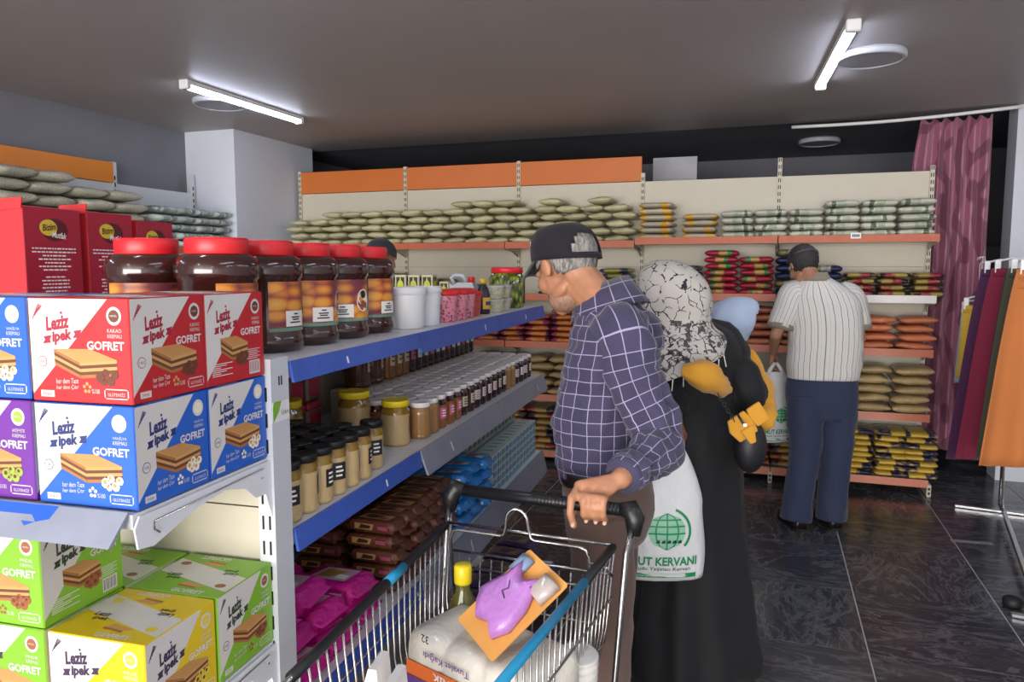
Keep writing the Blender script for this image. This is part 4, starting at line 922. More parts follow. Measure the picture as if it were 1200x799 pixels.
# base shelf: dark purple packs
pp = [pack('purple', .2, .14, .055, film('purple_film', c, .3), [M('pp_grey', '#6c6478', .4), M('pp_dark', '#2b2138', .4), M('pp_olive', '#8a8a3c', .4)], s) for s, c in enumerate(('#3b2a5c', '#46356a', '#33264e'))]
sp = []
for l in range(3):
    for k in range(13):
        sp.append((-.83+R(-.02, .02), 1.36+k*.155+R(-.01, .01), .131+l*.059, R(-.15, .15), (R(-.04, .04), R(-.04, .04)), f'base shelf, {lab_l[l]}, {ORD[k]} from the near end'))
packs(pp, 'cleaning_pack', 'dark purple wrapped pack', sp, 'purple packs on the base shelf')
# ------------------------------------------------------------------ shopping trolley (local -y = nose)
CR = thing('shopping_trolley', 'chrome wire shopping trolley with black handle and blue rim sleeve', 'trolley', (-.4825, 1.5955, 0), -.05)
m_wire = M('wire_zinc', '#b4b3b0', .25, 1); m_hnd = M('handle_black', '#17181a', .4, bumps=(140, .4, .002)); m_sleeve = M('sleeve_blue', '#1f8cb8', .35)
def rim(s, t):   # rim point: s=-1/1 side, t 0 rear..1 nose
    return Vector((s*(.196-.05*t)+.0, -.075-.66*t, .965-.035*t))
def bot(s, t): return Vector((s*(.150-.035*t), -.14-.52*t, .59+.015*t))
b = MB()
for s in (-1, 1):
    b.tube([rim(s, k/6) for k in range(7)], .005, 8)
b.tube([rim(-1, 1), rim(-1, 1)+Vector((.02, -.02, 0)), rim(1, 1)+Vector((-.02, -.02, 0)), rim(1, 1)], .005, 8)
b.tube([rim(-1, 0), rim(1, 0)], .004, 8); obj('basket_rim', b, m_wire, CR)
b = MB(); N = 25
for s in (-1, 1):
    for k in range(N+1):
        t_ = k/N; p, q = rim(s, t_), bot(s, t_); b.tube([p, p*.55+q*.45+Vector((s*.012, 0, 0)), q, Vector((0, q.y, q.z))], .0022, 6)
    for f in (.28, .52, .76): b.tube([(rim(s, k/6)*(1-f)+bot(s, k/6)*f)+Vector((s*(.014 if f < .7 else .006), 0, 0)) for k in range(7)], .0026, 6)
obj('side_wires', b, m_wire, CR)
b = MB()
for k in range(9):
    x = -1+2*k/8; p = rim(-1, 1)*(1-(x+1)/2)+rim(1, 1)*((x+1)/2)+Vector((0, -.012, 0)); q = bot(-1, 1)*(1-(x+1)/2)+bot(1, 1)*((x+1)/2); b.tube([p, q], .0022, 6)
for f in (.3, .6, .9): b.tube([rim(-1, 1)*(1-f)+bot(-1, 1)*f, rim(1, 1)*(1-f)+bot(1, 1)*f], .0026, 6)
for k in range(7): b.tube([bot(-1, k/6), bot(1, k/6)], .0024, 6)
obj('nose_and_floor_wires', b, m_wire, CR)
b = MB()
for k in range(13):
    x = -.16+.32*k/12; b.tube([(x, -.095, .90), (x*.93, -.145, .60)], .0022, 6)
b.tube([(-.185, -.085, .905), (.185, -.085, .905)], .0032, 8); b.tube([(-.175, -.105, .80), (.175, -.105, .80)], .0028, 6); b.tube([(-.16, -.125, .70), (.16, -.125, .70)], .0028, 6)
b.tube([(-.012+.012*math.cos(a)+.02, -.088, .905+.022*math.sin(a)) for a in [math.pi*k/8 for k in range(9)]], .0028, 6)
obj('rear_gate', b, m_wire, CR)
b = MB(); zt = .972; y_ = -.128
pts = [(-.165, y_+.02, .80), (-.165, y_, zt-.02), (-.158, y_, zt-.004), (-.145, y_, zt), (-.045, y_, zt), (-.036, y_, zt+.004), (-.032, y_, zt+.02), (-.03, y_-.002, zt+.035)]
pts += [(-.005+.025*math.cos(a), y_-.003, zt+.037+.028*math.sin(a)) for a in [math.pi*(1-k/8) for k in range(1, 8)]]
pts += [(.02, y_-.002, zt+.035), (.022, y_, zt+.02), (.026, y_, zt+.004), (.035, y_, zt), (.135, y_, zt), (.148, y_, zt-.004), (.155, y_, zt-.02), (.155, y_+.02, .80)]
b.tube(pts, .0036, 8); b.tube([(-.16, y_+.01, .885), (.152, y_+.01, .885)], .003, 6); b.tube([(.155, y_, zt-.03), (.19, y_+.01, zt-.04), (.2, y_+.02, zt-.06)], .003, 6)
obj('child_seat_flap', b, m_wire, CR)
# handle
b = MB(); b.tube([(-.2, 0, 1.02), (.2, 0, 1.02)], .0142, 14); H_ = obj('handle', b, m_hnd, CR)
b = MB()
for k in range(24): b.tube([(-.01+k*.0085, 0, 1.02), (-.0065+k*.0085, 0, 1.02)], .0149, 14)
obj('tape_wrap', b, m_hnd, H_)
for s in (-1, 1):
    b = MB(); c = Vector((s*.212, 0, 1.02)); b.tube([c+Vector((-s*.02, 0, .0)), c+Vector((0, 0, .004)), c+Vector((s*.012, -.006, -.015)), c+Vector((s*.012, -.016, -.05))], [.016, .023, .023, .014], 12); obj('handle_bracket', b, m_hnd, CR)
    for d in (0, .013):
        b = MB(); b.tube([(s*.212+s*.008, -.012-d, .985), (s*.214, -.035-d, .94), (s*.208, -.075-d*.8, .75), (s*.196, -.105-d*.5, .50), (s*.2, -.08-d, .30), (s*.21, .0-d, .15)], .0062, 8); obj('side_tube', b, m_wire, CR)
    b = MB(); b.tube([(s*.21, .0, .15), (s*.205, -.3, .15), (s*.17, -.68, .16)], .011, 8); obj('base_tube', b, m_wire, CR)
    for yy, zz in ((-.0, .15), (-.66, .16)):
        x = s*(.21 if yy > -.3 else .17)
        b = MB(); b.box(x-.016, x+.016, yy-.02, yy+.02, .09, zz, bev=.004); f_ = obj('caster_fork', b, m_wire, CR)
        b = MB(); n = 20; b.rings([[(x+dx, yy+.01+r_*math.cos(2*math.pi*i/n), .055+r_*math.sin(2*math.pi*i/n)) for i in range(n)] for dx, r_ in ((-.013, .045), (-.011, .055), (.011, .055), (.013, .045))]); obj('wheel', b, M('wheel_rubber', '#2a2a2c', .6), CR)
b = MB(); b.tube([(-.2, -.3, .15), (.2, -.3, .15)], .009, 8); obj('cross_tube', b, m_wire, CR)
# sleeves on the rims
b = MB(); b.tube([rim(-1, .03+.92*k/8) for k in range(9)], .0095, 10); obj('rim_sleeve', b, M('sleeve_black', '#1a1b1d', .45), CR)
b = MB(); b.tube([rim(-1, .36), rim(-1, .47)], .0102, 10); obj('rim_sleeve_patch', b, m_sleeve, CR)
b = MB(); b.tube([rim(1, .02), rim(1, .12), rim(1, .27)], .0098, 10); obj('rim_sleeve', b, M('sleeve_black', '#1a1b1d', .45), CR)
b = MB(); b.tube([rim(1, .27), rim(1, .6), rim(1, .96)], .0088, 10); obj('rim_sleeve', b, m_sleeve, CR)
# ---- goods in the trolley
def at(px, py, z): P = on_z(px, py, z); return P
# toilet paper
P = Vector((-.475, 1.26, .612))
TP = thing('toilet_paper_pack', 'white multipack of toilet paper lying in the trolley', 'toilet paper', P, math.radians(-22))
t = NT('soft_film'); t.set(Base_Color=srgb('#e4dfd2'), Roughness=.25, Coat_Weight=.3); t.bump(t.noise(t.coord(), 22, 4, .6, 1).outputs[0], .4, .01); m_tp = t.m
rs = []; n = 48
def tp_r(x):   # lumpy outline of rolls side by side (y,z section)
    out = []
    for i in range(n):
        th = 2*math.pi*i/n; c_, s_ = math.cos(th), math.sin(th)
        y = .088*math.copysign(abs(c_)**.35, c_); z = .122*math.copysign(abs(s_)**.25, s_)
        out.append((y, z))
    return out
secs = [(-.152, .55), (-.15, .85), (-.14, .98), (-.10, 1.0), (-.055, .985), (-.048, .955), (-.04, .985), (0, 1.0), (.04, .985), (.048, .955), (.055, .985), (.10, 1.0), (.14, .98), (.15, .85), (.152, .55)]
for x, sc_ in secs: rs.append([(x, y*sc_, .124+z*sc_) for y, z in tp_r(x)])
b = MB(); b.rings(rs); obj('roll_pack', b, m_tp, TP)
b = MB(); y = -.0895
def tpf(a, c, l=1): return (-a, y-.0007*l, c+.110)
b.poly([tpf(-.15, .004), tpf(.15, .004), tpf(.15, .028), tpf(-.15, .05)], 0); b.poly([tpf(-.13, .028, 2), tpf(.14, .022, 2), tpf(.14, .05, 2), tpf(-.10, .06, 2)], 1); b.poly([tpf(-.11, .056, 2), tpf(.14, .046, 2), tpf(.14, .078, 2), tpf(-.11, .086, 2)], 2)
def up(f): return lambda a, c: f(-a, c)
put_text(b, 'EKONOMİK', .0, -.066, .019, lambda a, c: tpf(-a*-1, -c, 4), 3, .13, -.02, .03); put_text(b, 'PROFESYONEL', .02, -.041, .014, lambda a, c: tpf(a, -c, 4), 3, .13, -.02, .02)
put_text(b, 'Tuvalet Kağıdı', .03, -.105, .018, lambda a, c: tpf(a, -c, 4), 1, .12, .0, .01); put_text(b, '32', .085, -.135, .016, lambda a, c: tpf(a, -c, 4), 4, .02, 0, .01)
obj('wrap_print', b, [M('tp_green', '#5fae2e', .4), M('tp_purple', '#6a3f8e', .4), M('tp_orange', '#e8702a', .4), m_wt, m_dk], TP)
# toy card with a purple shape on it
TC = thing('toy_card_pack', 'orange backing card with purple wrapped toy lying on the toilet paper', 'toy', tuple(pd(600, 706, 1.37)), math.radians(0)); TC.rotation_euler = (math.radians(38), math.radians(12), math.radians(-38)); TC.scale = (.80, .78, .85)
b = MB(); b.prism([(-.075, -.12), (.075, -.12), (.08, -.115), (.08, .115), (.075, .12), (-.075, .12), (-.08, .115), (-.08, -.115)], -.001, .001, 'z'); obj('backing_card', b, M('card_orange', '#e0a050', .5, var=.06), TC)
b = MB(); ring0 = [(-.065, -.06), (-.035, -.085), (.0, -.07), (.04, -.09), (.062, -.05), (.055, .01), (.035, .05), (.03, .085), (.0, .055), (-.03, .06), (-.05, .09), (-.058, .04), (-.075, 0), (-.085, -.03)]
b.rings([[(x*s_, y*s_, z) for x, y in ring0] for s_, z in ((.98, .002), (1.0, .012), (.94, .024), (.7, .032), (.3, .034))], cap0=True); pb = obj('foil_shape', b, M('foil_lilac', '#b57cc4', .3, coat=.3, bumps=(60, .4, .006)), TC)
b = MB(); z = .0365
b.poly([(.032, .05, .027), (.03, .085, .017), (.008, .056, .031)], 0); obj('foil_patch', b, M('foil_magenta', '#a02c80', .35), pb)
b = MB(); b.poly([(-.048, .088, .017), (-.032, .06, .029), (-.052, .048, .027)], 0); obj('foil_patch', b, M('foil_magenta', '#a02c80', .35), pb)
b = MB()
b.tube([(-.02, .03, .035), (-.005, .015, .036), (-.012, .0, .037), (.008, -.008, .036)], .0012, 5, 0)
obj('foil_line', b, m_dk, pb)
b = MB(); b.rings([[(.045+x*s_, .075+y*s_, z_) for x, y in ((-.03, -.03), (.025, -.035), (.03, .025), (-.02, .03))] for s_, z_ in ((1, .002), (.95, .02), (.5, .026))]); obj('clear_bubble', b, M('bubble_grey', '#b7aba6', .15, coat=.6), TC)
b = MB(); b.rings([[(-.055+x*s_, .07+y*s_, z_) for x, y in ((-.02, -.02), (.02, -.02), (.02, .035), (-.02, .035))] for s_, z_ in ((1, .002), (.9, .014), (.4, .02))]); obj('foil_scrap', b, M('scrap_blue', '#7f93b0', .3), TC)
# oil bottle with yellow cap
OB = thing('oil_bottle', 'oil bottle with a yellow cap standing in the trolley', 'bottle', (-.592, 1.40, .608), 0); OB.scale = (1.05, 1.05, 1.28)
b = MB(); b.lathe([(.034, 0), (.038, .008), (.038, .14), (.03, .18), (.015, .205), (.014, .222)], 24); obj('bottle_body', b, M('oil_green', '#5b5a22', .1, coat=.6), OB)
b = MB(); b.lathe([(.0175, .218), (.018, .222), (.018, .246), (.016, .249), (.001, .249)], 18); obj('cap', b, m_yl, OB)
b = MB(); vs, fs, uv = label_patch(.038, .03, .12, -2.6, -.4, 10); b.add(vs, fs, 0, True); obj('label', b, M('oil_label', '#c9b88a', .5), OB)
# two white cartons with blue flap
for k, (x, y) in enumerate([(-.592, 1.03), (-.545, 1.00)]):
    t = thing('milk_carton', f'white carton with blue side standing in the trolley nose, {["left", "right"][k]} one', 'carton', (x, y, .612), .15, 'white cartons in the trolley'); t.scale = (1, 1, 1.6)
    b = MB(); b.box(-.016, .016, -.03, .03, 0, .155, bev=.002); b.prism([(-.016, .155), (.016, .155), (.012, .185), (-.002, .185)], -.03, .03, 'y'); obj('carton', b, m_wt, t)
    b = MB(); b.add([(-.014, -.0305, .005), (.0165, -.0305, .005), (.0165, .028, .005), (-.014, -.0305, .15), (.0165, -.0305, .15), (.0165, .028, .15)], [(0, 1, 4, 3), (1, 2, 5, 4)]); obj('print', b, M('milk_blue', '#2d2f86', .4), t)
# stack of foam cups
CU = thing('foam_cup_stack', 'sleeve of stacked white foam cups standing in the trolley rear corner', 'cups', (-.338, 1.36, .61), 0); CU.rotation_euler = (math.radians(4), math.radians(3), 0)
b = MB(); prof = []
for k in range(13): z = k*.0155; prof += [(.037, z), (.0405, z+.0035), (.0405, z+.007), (.037, z+.0085)]
b.lathe(prof, 24); obj('cups', b, M('foam_white', '#e6e4de', .55), CU)
b = MB(); b.lathe([(.043, -.004+.02), (.0432, .19), (.03, .205), (.004, .21)], 20, cap0=False); obj('film_sleeve', b, M('sleeve_film', '#ffffff', .12, trans=.9, alpha=.25), CU)
# ------------------------------------------------------------------ people
def V(*a): return Vector(a)
def basis(yaw, pitch=0, roll=0):
    """columns: right, forward, up for a head/torso facing yaw (0 = +y, counter-clockwise), pitched down"""
    return (Matrix.Rotation(yaw, 3, 'Z') @ Matrix.Rotation(-pitch, 3, 'X') @ Matrix.Rotation(roll, 3, 'Y'))
def ell(mb, c, r, B=None, n=16, m=10):
    B = B or Matrix.Identity(3); rs = []
    for k in range(m+1):
        ph = math.pi*k/m; z = -math.cos(ph); q = max(1e-3, math.sin(ph))
        rs.append([Vector(c)+B @ Vector((r[0]*q*math.cos(2*math.pi*i/n), r[1]*q*math.sin(2*math.pi*i/n), r[2]*z)) for i in range(n)])
    mb.rings(rs)
def capsule(mb, p, r, q, s, n=12, m=4):
    p, q = Vector(p), Vector(q); d = q-p; L = d.length
    if L < 1e-6: return ell(mb, p, (r, r, r))
    d.normalize(); a = d.orthogonal().normalized(); b = d.cross(a); rs = []
    def ring(c, rad): rs.append([c+a*(rad*math.cos(2*math.pi*i/n))+b*(rad*math.sin(2*math.pi*i/n)) for i in range(n)])
    for k in range(m+1): t = -math.pi/2+math.pi/2*k/m; ring(p+d*(r*math.sin(t)), max(1e-4, r*math.cos(t)))
    for k in range(m+1): t = math.pi/2*k/m; ring(q+d*(s*math.sin(t)), max(1e-4, s*math.cos(t)))
    mb.rings(rs)
def fuse(name, mb, mat, voxel, smooth=4, root=None):
    me = mb.mesh('tmp', [mat]); o = bpy.data.objects.new('tmp', me); COL.objects.link(o)
    r = o.modifiers.new('r', 'REMESH'); r.mode = 'VOXEL'; r.voxel_size = voxel; r.use_smooth_shade = True
    s = o.modifiers.new('s', 'SMOOTH'); s.iterations = smooth; s.factor = .5
    dg = bpy.context.evaluated_depsgraph_get(); out = bpy.data.meshes.new_from_object(o.evaluated_get(dg)); out.name = name
    bpy.data.objects.remove(o); bpy.data.meshes.remove(me)
    if not out.materials: out.materials.append(mat)
    return out
def head_parts(mb, C, B, s=1.0):
    P = lambda x, y, z: C+B @ Vector((x*s, y*s, z*s))
    E = lambda c, r: ell(mb, P(*c), [q*s for q in r], B)
    E((0, -.012, .028), (.076, .094, .088)); E((0, .028, -.018), (.062, .063, .088)); E((0, .042, -.072), (.047, .048, .038)); E((0, .074, -.093), (.021, .019, .02))
    for q in (-1, 1):
        E((q*.038, .058, -.022), (.026, .028, .03)); E((q*.079, -.008, -.004), (.009, .019, .031)); E((q*.083, -.016, .004), (.008, .012, .02)); E((q*.012, .098, -.034), (.009, .011, .008)); E((q*.042, .012, -.066), (.014, .035, .02))
    capsule(mb, P(0, .088, .012), .009*s, P(0, .106, -.028), .012*s); capsule(mb, P(-.036, .080, .022), .011*s, P(.036, .080, .022), .011*s)
    capsule(mb, P(-.02, .084, -.056), .006*s, P(.02, .084, -.056), .006*s); capsule(mb, P(-.016, .083, -.066), .0075*s, P(.016, .083, -.066), .0075*s)
def hand_parts(mb, W, f, nrm, side, curl=.5, s=1.0):
    """W wrist, f fingers direction, nrm back-of-hand normal, side = +1 thumb on f x nrm side"""
    f = Vector(f).normalized(); nrm = (Vector(nrm)-f*Vector(nrm).dot(f)).normalized(); t = f.cross(nrm)*side
    tips = []
    for k, (o, L, r) in enumerate([(.028, .074, .0088), (.010, .082, .009), (-.009, .076, .0087), (-.026, .060, .0078)]):
        o *= s; L *= s; K = W+f*(.088*s-.006*s*abs(k-1))+t*o
        capsule(mb, W+t*o*.55, .015*s, K, .0125*s)
        p = K; a = 0
        for seg, frac in enumerate((.45, .32, .23)):
            a += curl*(1.0 if seg else .7); d = f*math.cos(a)-nrm*math.sin(a); q = p+d*(L*frac); capsule(mb, p, r*s*(1-.08*seg), q, r*s*(1-.08*(seg+1))); p = q
        tips.append(p)
    b0 = W+f*.022*s+t*.022*s; b1 = b0+(t*.75+f*.6-nrm*.3).normalized()*.042*s; b2 = b1+(f*.9+t*.2-nrm*.4*curl-nrm*.1).normalized()*.033*s; b3 = b2+(f*.95-nrm*.5*curl).normalized()*.024*s
    capsule(mb, b0, .016*s, b1, .0115*s); capsule(mb, b1, .0115*s, b2, .0098*s); capsule(mb, b2, .0098*s, b3, .008*s)
    return tips
def eyes(root, C, B, s, L, iris='#3a2a1c', brow='#3a3633'):
    for q in (-1, 1):
        e = MB(); c = C+B @ Vector((q*.031*s, .077*s, .002*s)); ell(e, c-L, (.0125*s,)*3, B, 14, 8); eo = obj('eye', e, M('eye_white', '#e2dcd4', .2), root)
        e = MB(); ell(e, C+B @ Vector((q*.031*s, .0865*s, .001*s))-L, (.0055*s, .0035*s, .0055*s), B, 12, 6); obj('iris', e, M('iris'+iris, iris, .2), eo)
        e = MB(); e.tube([C+B @ Vector((q*x*s, y*s, z*s))-L for x, y, z in ((.014, .0945, .022), (.03, .092, .027), (.047, .082, .021))], [.003*s, .004*s, .002*s], 6); obj('eyebrow', e, M('brow'+brow, brow, .9), root)
def cmr(pts, n):
    """Catmull-Rom through pts (vectors or floats in tuples)"""
    out = []; N = len(pts)
    for i in range(N-1):
        p0, p1, p2, p3 = pts[max(i-1, 0)], pts[i], pts[i+1], pts[min(i+2, N-1)]
        for k in range(n):
            t = k/n; out.append(.5*((2*p1)+(p2-p0)*t+(2*p0-5*p1+4*p2-p3)*t*t+(3*p1-p0-3*p2+p3)*t**3))
    out.append(pts[-1]); return out
def sleeve(mb, pts, rad, L, n=24, sub=7, wr=.006, fr=26, seed=0, mi=0, flat=1.0, side=None):
    pts = [Vector(p) for p in pts]; P = cmr(pts, sub); Rr = cmr([float(r) for r in rad], sub); rs = []; ln = [0.]; up = None
    for i, p in enumerate(P):
        t = (P[min(i+1, len(P)-1)]-P[max(i-1, 0)]).normalized()
        if up is None: up = side or (Vector((0, 0, 1)) if abs(t.z) < .8 else Vector((0, 1, 0)))
        a = t.cross(up).normalized(); b = a.cross(t).normalized(); up = b
        if i: ln.append(ln[-1]+(p-P[i-1]).length)
        ring = []
        for k in range(n):
            th = 2*math.pi*k/n; d = a*math.cos(th)+b*(math.sin(th)*flat)
            fold = wr*noise.noise((ln[-1]*fr+seed*7, math.cos(th)*1.3, math.sin(th)*1.3+seed))+wr*.6*noise.noise((ln[-1]*fr*.4, th*.0+math.cos(th)*3, math.sin(th)*3+seed*2))
            ring.append(p+d*(Rr[i]+fold)-L)
        rs.append(ring)
    circ = sum(Rr)/len(Rr)*2*math.pi
    mb.rings(rs, mi, True, True, True, True, ([circ]*len(rs), ln))
def loft(mb, secs, L, n=40, sub=4, wr=.004, fr=14, seed=0, mi=0, fold=None, cap0=True, cap1=True, ex=.85):
    """secs: (center, side_vec, fwd_vec)"""
    A = cmr([Vector(s[0]) for s in secs], sub); S = cmr([Vector(s[1]) for s in secs], sub); Fw = cmr([Vector(s[2]) for s in secs], sub); rs = []; ln = [0.]
    for i, c in enumerate(A):
        if i: ln.append(ln[-1]+(c-A[i-1]).length)
        ring = []
        for k in range(n):
            th = 2*math.pi*k/n; cs, sn = math.cos(th), math.sin(th); cs2, sn2 = math.copysign(abs(cs)**ex, cs), math.copysign(abs(sn)**ex, sn)
            d = S[i]*cs2+Fw[i]*sn2; q = 1+(wr*noise.noise((ln[-1]*fr+seed*5, cs*2.2, sn*2.2+seed))+wr*.7*noise.noise((ln[-1]*fr*2.3, cs*4+seed, sn*4)))/max(.02, d.length)
            if fold: q += fold(th, i/(len(A)-1), ln[-1])
            ring.append(c+d*q-L)
        rs.append(ring)
    circ = sum((s.length+f.length)*math.pi for s, f in zip(S, Fw))/len(S)
    mb.rings(rs, mi, True, cap0, cap1, True, ([circ]*len(rs), ln))
def skin_mat(name, hexc):
    if name in MATS: return MATS[name]
    t = NT(name); co = t.coord(); c = srgb(hexc); nz = t.noise(co, 45, 5, .6)
    t.set(Base_Color=t.ramp(nz.outputs[0], [(.3, tuple(x*.82 for x in c[:3])+(1,)), (.7, c)]), Roughness=.5, Subsurface_Weight=.12, Subsurface_Radius=(.012, .005, .003)); t.bump(t.noise(co, 260, 3).outputs[0], .2, .001)
    MATS[name] = t.m; return t.m
def plaid():
    t = NT('plaid_shirt_cloth'); uv = t.coord('UV'); sp = t.n('ShaderNodeSeparateXYZ'); t.l(uv, sp.inputs[0])
    def line(src, per, w, off=0): return t.math('LESS_THAN', t.math('FRACT', t.math('ADD', t.math('DIVIDE', src, per), off)), w)
    big = t.math('MAXIMUM', line(sp.outputs[0], .035, .06), line(sp.outputs[1], .035, .06))
    chk = t.math('MULTIPLY', t.math('ADD', line(sp.outputs[0], .07, .5, .5), line(sp.outputs[1], .07, .5, .5)), .5)
    base = t.mix(chk, srgb('#3d3955'), srgb('#35314d')); nz = t.noise(t.coord(), 300, 2)
    t.set(Base_Color=t.mix(t.math('MULTIPLY', big, .85), base, srgb('#a39db8')), Roughness=.85, Sheen_Weight=.15); t.bump(nz.outputs[0], .2, .001); return t.m
def stripes():
    t = NT('striped_shirt_cloth'); uv = t.coord('UV'); sp = t.n('ShaderNodeSeparateXYZ'); t.l(uv, sp.inputs[0])
    f = t.math('FRACT', t.math('DIVIDE', sp.outputs[0], .025)); l1 = t.math('LESS_THAN', f, .11); l2 = t.math('MULTIPLY', t.math('GREATER_THAN', f, .5), t.math('LESS_THAN', f, .56))
    t.set(Base_Color=t.mix(t.math('MAXIMUM', l1, t.math('MULTIPLY', l2, .3)), srgb('#d6d4cf'), srgb('#7a766f')), Roughness=.85); return t.m
def cloth(name, hexc, rough=.85, sheen=.15, var=.06):
    if name in MATS: return MATS[name]
    t = NT(name); co = t.coord(); c = srgb(hexc); t.set(Base_Color=t.ramp(t.noise(co, 6, 4).outputs[0], [(.3, tuple(x*(1-var) for x in c[:3])+(1,)), (.7, c)]), Roughness=rough, Sheen_Weight=sheen); t.bump(t.noise(co, 500, 2).outputs[0], .15, .0008); MATS[name] = t.m; return t.m
def shoe(root, ank, fdir, L, mat, solem, s=1.0, name='shoe'):
    f = Vector((fdir[0], fdir[1], 0)).normalized(); sd = Vector((f.y, -f.x, 0)); c = Vector((ank[0], ank[1], 0)); mb = MB(); rs = []
    for (y, w, h) in [(-.075, .018, .05), (-.07, .034, .075), (-.03, .040, .088), (.02, .042, .080), (.07, .047, .062), (.12, .050, .052), (.165, .044, .043), (.19, .026, .032), (.197, .008, .02)]:
        rs.append([c+f*(y*s)+sd*(w*s*math.copysign(abs(math.cos(a))**.8, math.cos(a)))+Vector((0, 0, max(.012, .012+(h*s)*(max(0, math.sin(a)))**.7)))-L for a in [2*math.pi*k/16 for k in range(16)]])
    mb.rings(rs); o = obj(name, mb, mat, root)
    mb = MB(); out = [(-.08, .03), (-.06, .042), (.0, .042), (.07, .05), (.13, .053), (.18, .04), (.202, .012)]
    pts = [c+f*(y*s)+sd*(w*s) for y, w in out]+[c+f*(y*s)-sd*(w*s) for y, w in reversed(out)]
    mb.add([p-L+Vector((0, 0, .001)) for p in pts]+[p-L+Vector((0, 0, .016)) for p in pts], [tuple(reversed(range(14))), tuple(range(14, 28))]+[(i, (i+1) % 14, (i+1) % 14+14, i+14) for i in range(14)]); obj('sole', mb, solem, o)
def body_mesh(root, L, J, B, skin, voxel, s=1.0, hands=(), name='body'):
    """one continuous skin surface from joints J (world); hands = list of callables adding hand shapes"""
    mb = MB(); head_parts(mb, J['head'], J['HB'], s)
    P = lambda x, y, z: J['head']+J['HB'] @ Vector((x*s, y*s, z*s))
    nb = J['neck']; capsule(mb, P(0, -.032, -.035), .050*s, nb, .053*s); capsule(mb, P(0, -.005, -.06), .040*s, nb+(J['fwd']*.02), .046*s)
    ch = J['neck']*.5+J['hip']*.5; hip = J['hip']
    capsule(mb, nb+Vector((0, 0, -.04)), .06*s, ch, .10*s); capsule(mb, ch, .10*s, hip, .10*s)
    for q in 'LR':
        capsule(mb, nb+Vector((0, 0, -.03)), .045*s, J['sh'+q], .047*s); capsule(mb, J['sh'+q], .046*s, J['el'+q], .037*s); capsule(mb, J['el'+q], .037*s, J['wr'+q], .026*s)
        capsule(mb, J['hip'+q], .06*s, J['kn'+q], .052*s); capsule(mb, J['kn'+q], .052*s, J['an'+q], .036*s); capsule(mb, J['an'+q], .034*s, J['an'+q]+J['foot']*.13*s+Vector((0, 0, -.045*s)), .026*s)
    for h_ in hands: h_(mb)
    mb.v = [tuple(Vector(p)-L) for p in mb.v]
    me = fuse(name, mb, skin, voxel, 3); return obj('body', me, None, root)
def shell(C, B, s, L, keep, r=(.0785, .0965, .0905), c=(0, -.012, .028), n=40, m=26, nz=.0, seed=0):
    """part of a cranium-shaped shell: keep(x,y,z local)->bool"""
    mb = MB(); vs = []; fs = []
    for k in range(m+1):
        ph = math.pi*k/m
        for i in range(n):
            a = 2*math.pi*i/n; d = Vector((math.sin(ph)*math.cos(a), math.sin(ph)*math.sin(a), math.cos(ph)))
            q = 1+nz*noise.noise((d.x*9+seed, d.y*9, d.z*9)); p = Vector((c[0]+r[0]*d.x*q, c[1]+r[1]*d.y*q, c[2]+r[2]*d.z*q)); vs.append(p)
    for k in range(m):
        for i in range(n):
            j = (i+1) % n; f = (k*n+i, (k+1)*n+i, (k+1)*n+j, k*n+j); cc = sum((vs[q] for q in f), Vector())/4
            if keep(cc.x, cc.y, cc.z): fs.append(f)
    mb.add([C+B @ (v*s)-L for v in vs], fs, 0, True); return mb
def solid(o, th, off=1): m = o.modifiers.new('s', 'SOLIDIFY'); m.thickness = th; m.offset = off; return o
def hair_mat(name, c0, c1):
    if name in MATS: return MATS[name]
    t = NT(name); co = t.coord(); mp = t.n('ShaderNodeMapping'); mp.inputs['Scale'].default_value = (1, 1, .15); t.l(co, mp.inputs[0]); nz = t.noise(mp.outputs[0], 160, 4, .7)
    t.set(Base_Color=t.ramp(nz.outputs[0], [(.35, srgb(c0)), (.65, srgb(c1))]), Roughness=.7); t.bump(nz.outputs[0], .8, .004); MATS[name] = t.m; return t.m
# ================================================================== man in cap
L = V(-.40, 1.97, 0)
man = thing('person', 'man in black cap and purple checked shirt holding the trolley handle', 'person', L)
fw = V(-.975, .22, 0).normalized(); sd = V(fw.y, -fw.x, 0)      # sd = his right (away from viewer)
hb = basis(math.radians(53), math.radians(30), 0); kb_ = basis(math.radians(57), math.radians(9), 0)
hd = pd(664, 313, 1.98)
CRm = Matrix.Translation((-.4825, 1.5955, 0)) @ Matrix.Rotation(-.05, 4, 'Z')
def bar(s, o, z): return CRm @ Vector((s, -o, 1.02+z))
BS = .128          # where the hand grips the bar
wrist = bar(BS+.050, -.050, .055)
J = dict(head=hd, HB=hb, neck=V(-.405, 1.965, 1.44), hip=V(-.40, 1.98, .98), fwd=fw, foot=fw,
         shL=V(-.345, 1.855, 1.375), elL=V(-.245, 1.83, 1.125), wrL=wrist, shR=V(-.42, 2.12, 1.385), elR=V(-.40, 2.22, 1.13), wrR=V(-.42, 2.24, .90),
         hipL=V(-.395, 1.885, .93), knL=V(-.385, 1.875, .50), anL=V(-.365, 1.875, .07), hipR=V(-.40, 2.07, .93), knR=V(-.43, 2.08, .50), anR=V(-.45, 2.09, .07))
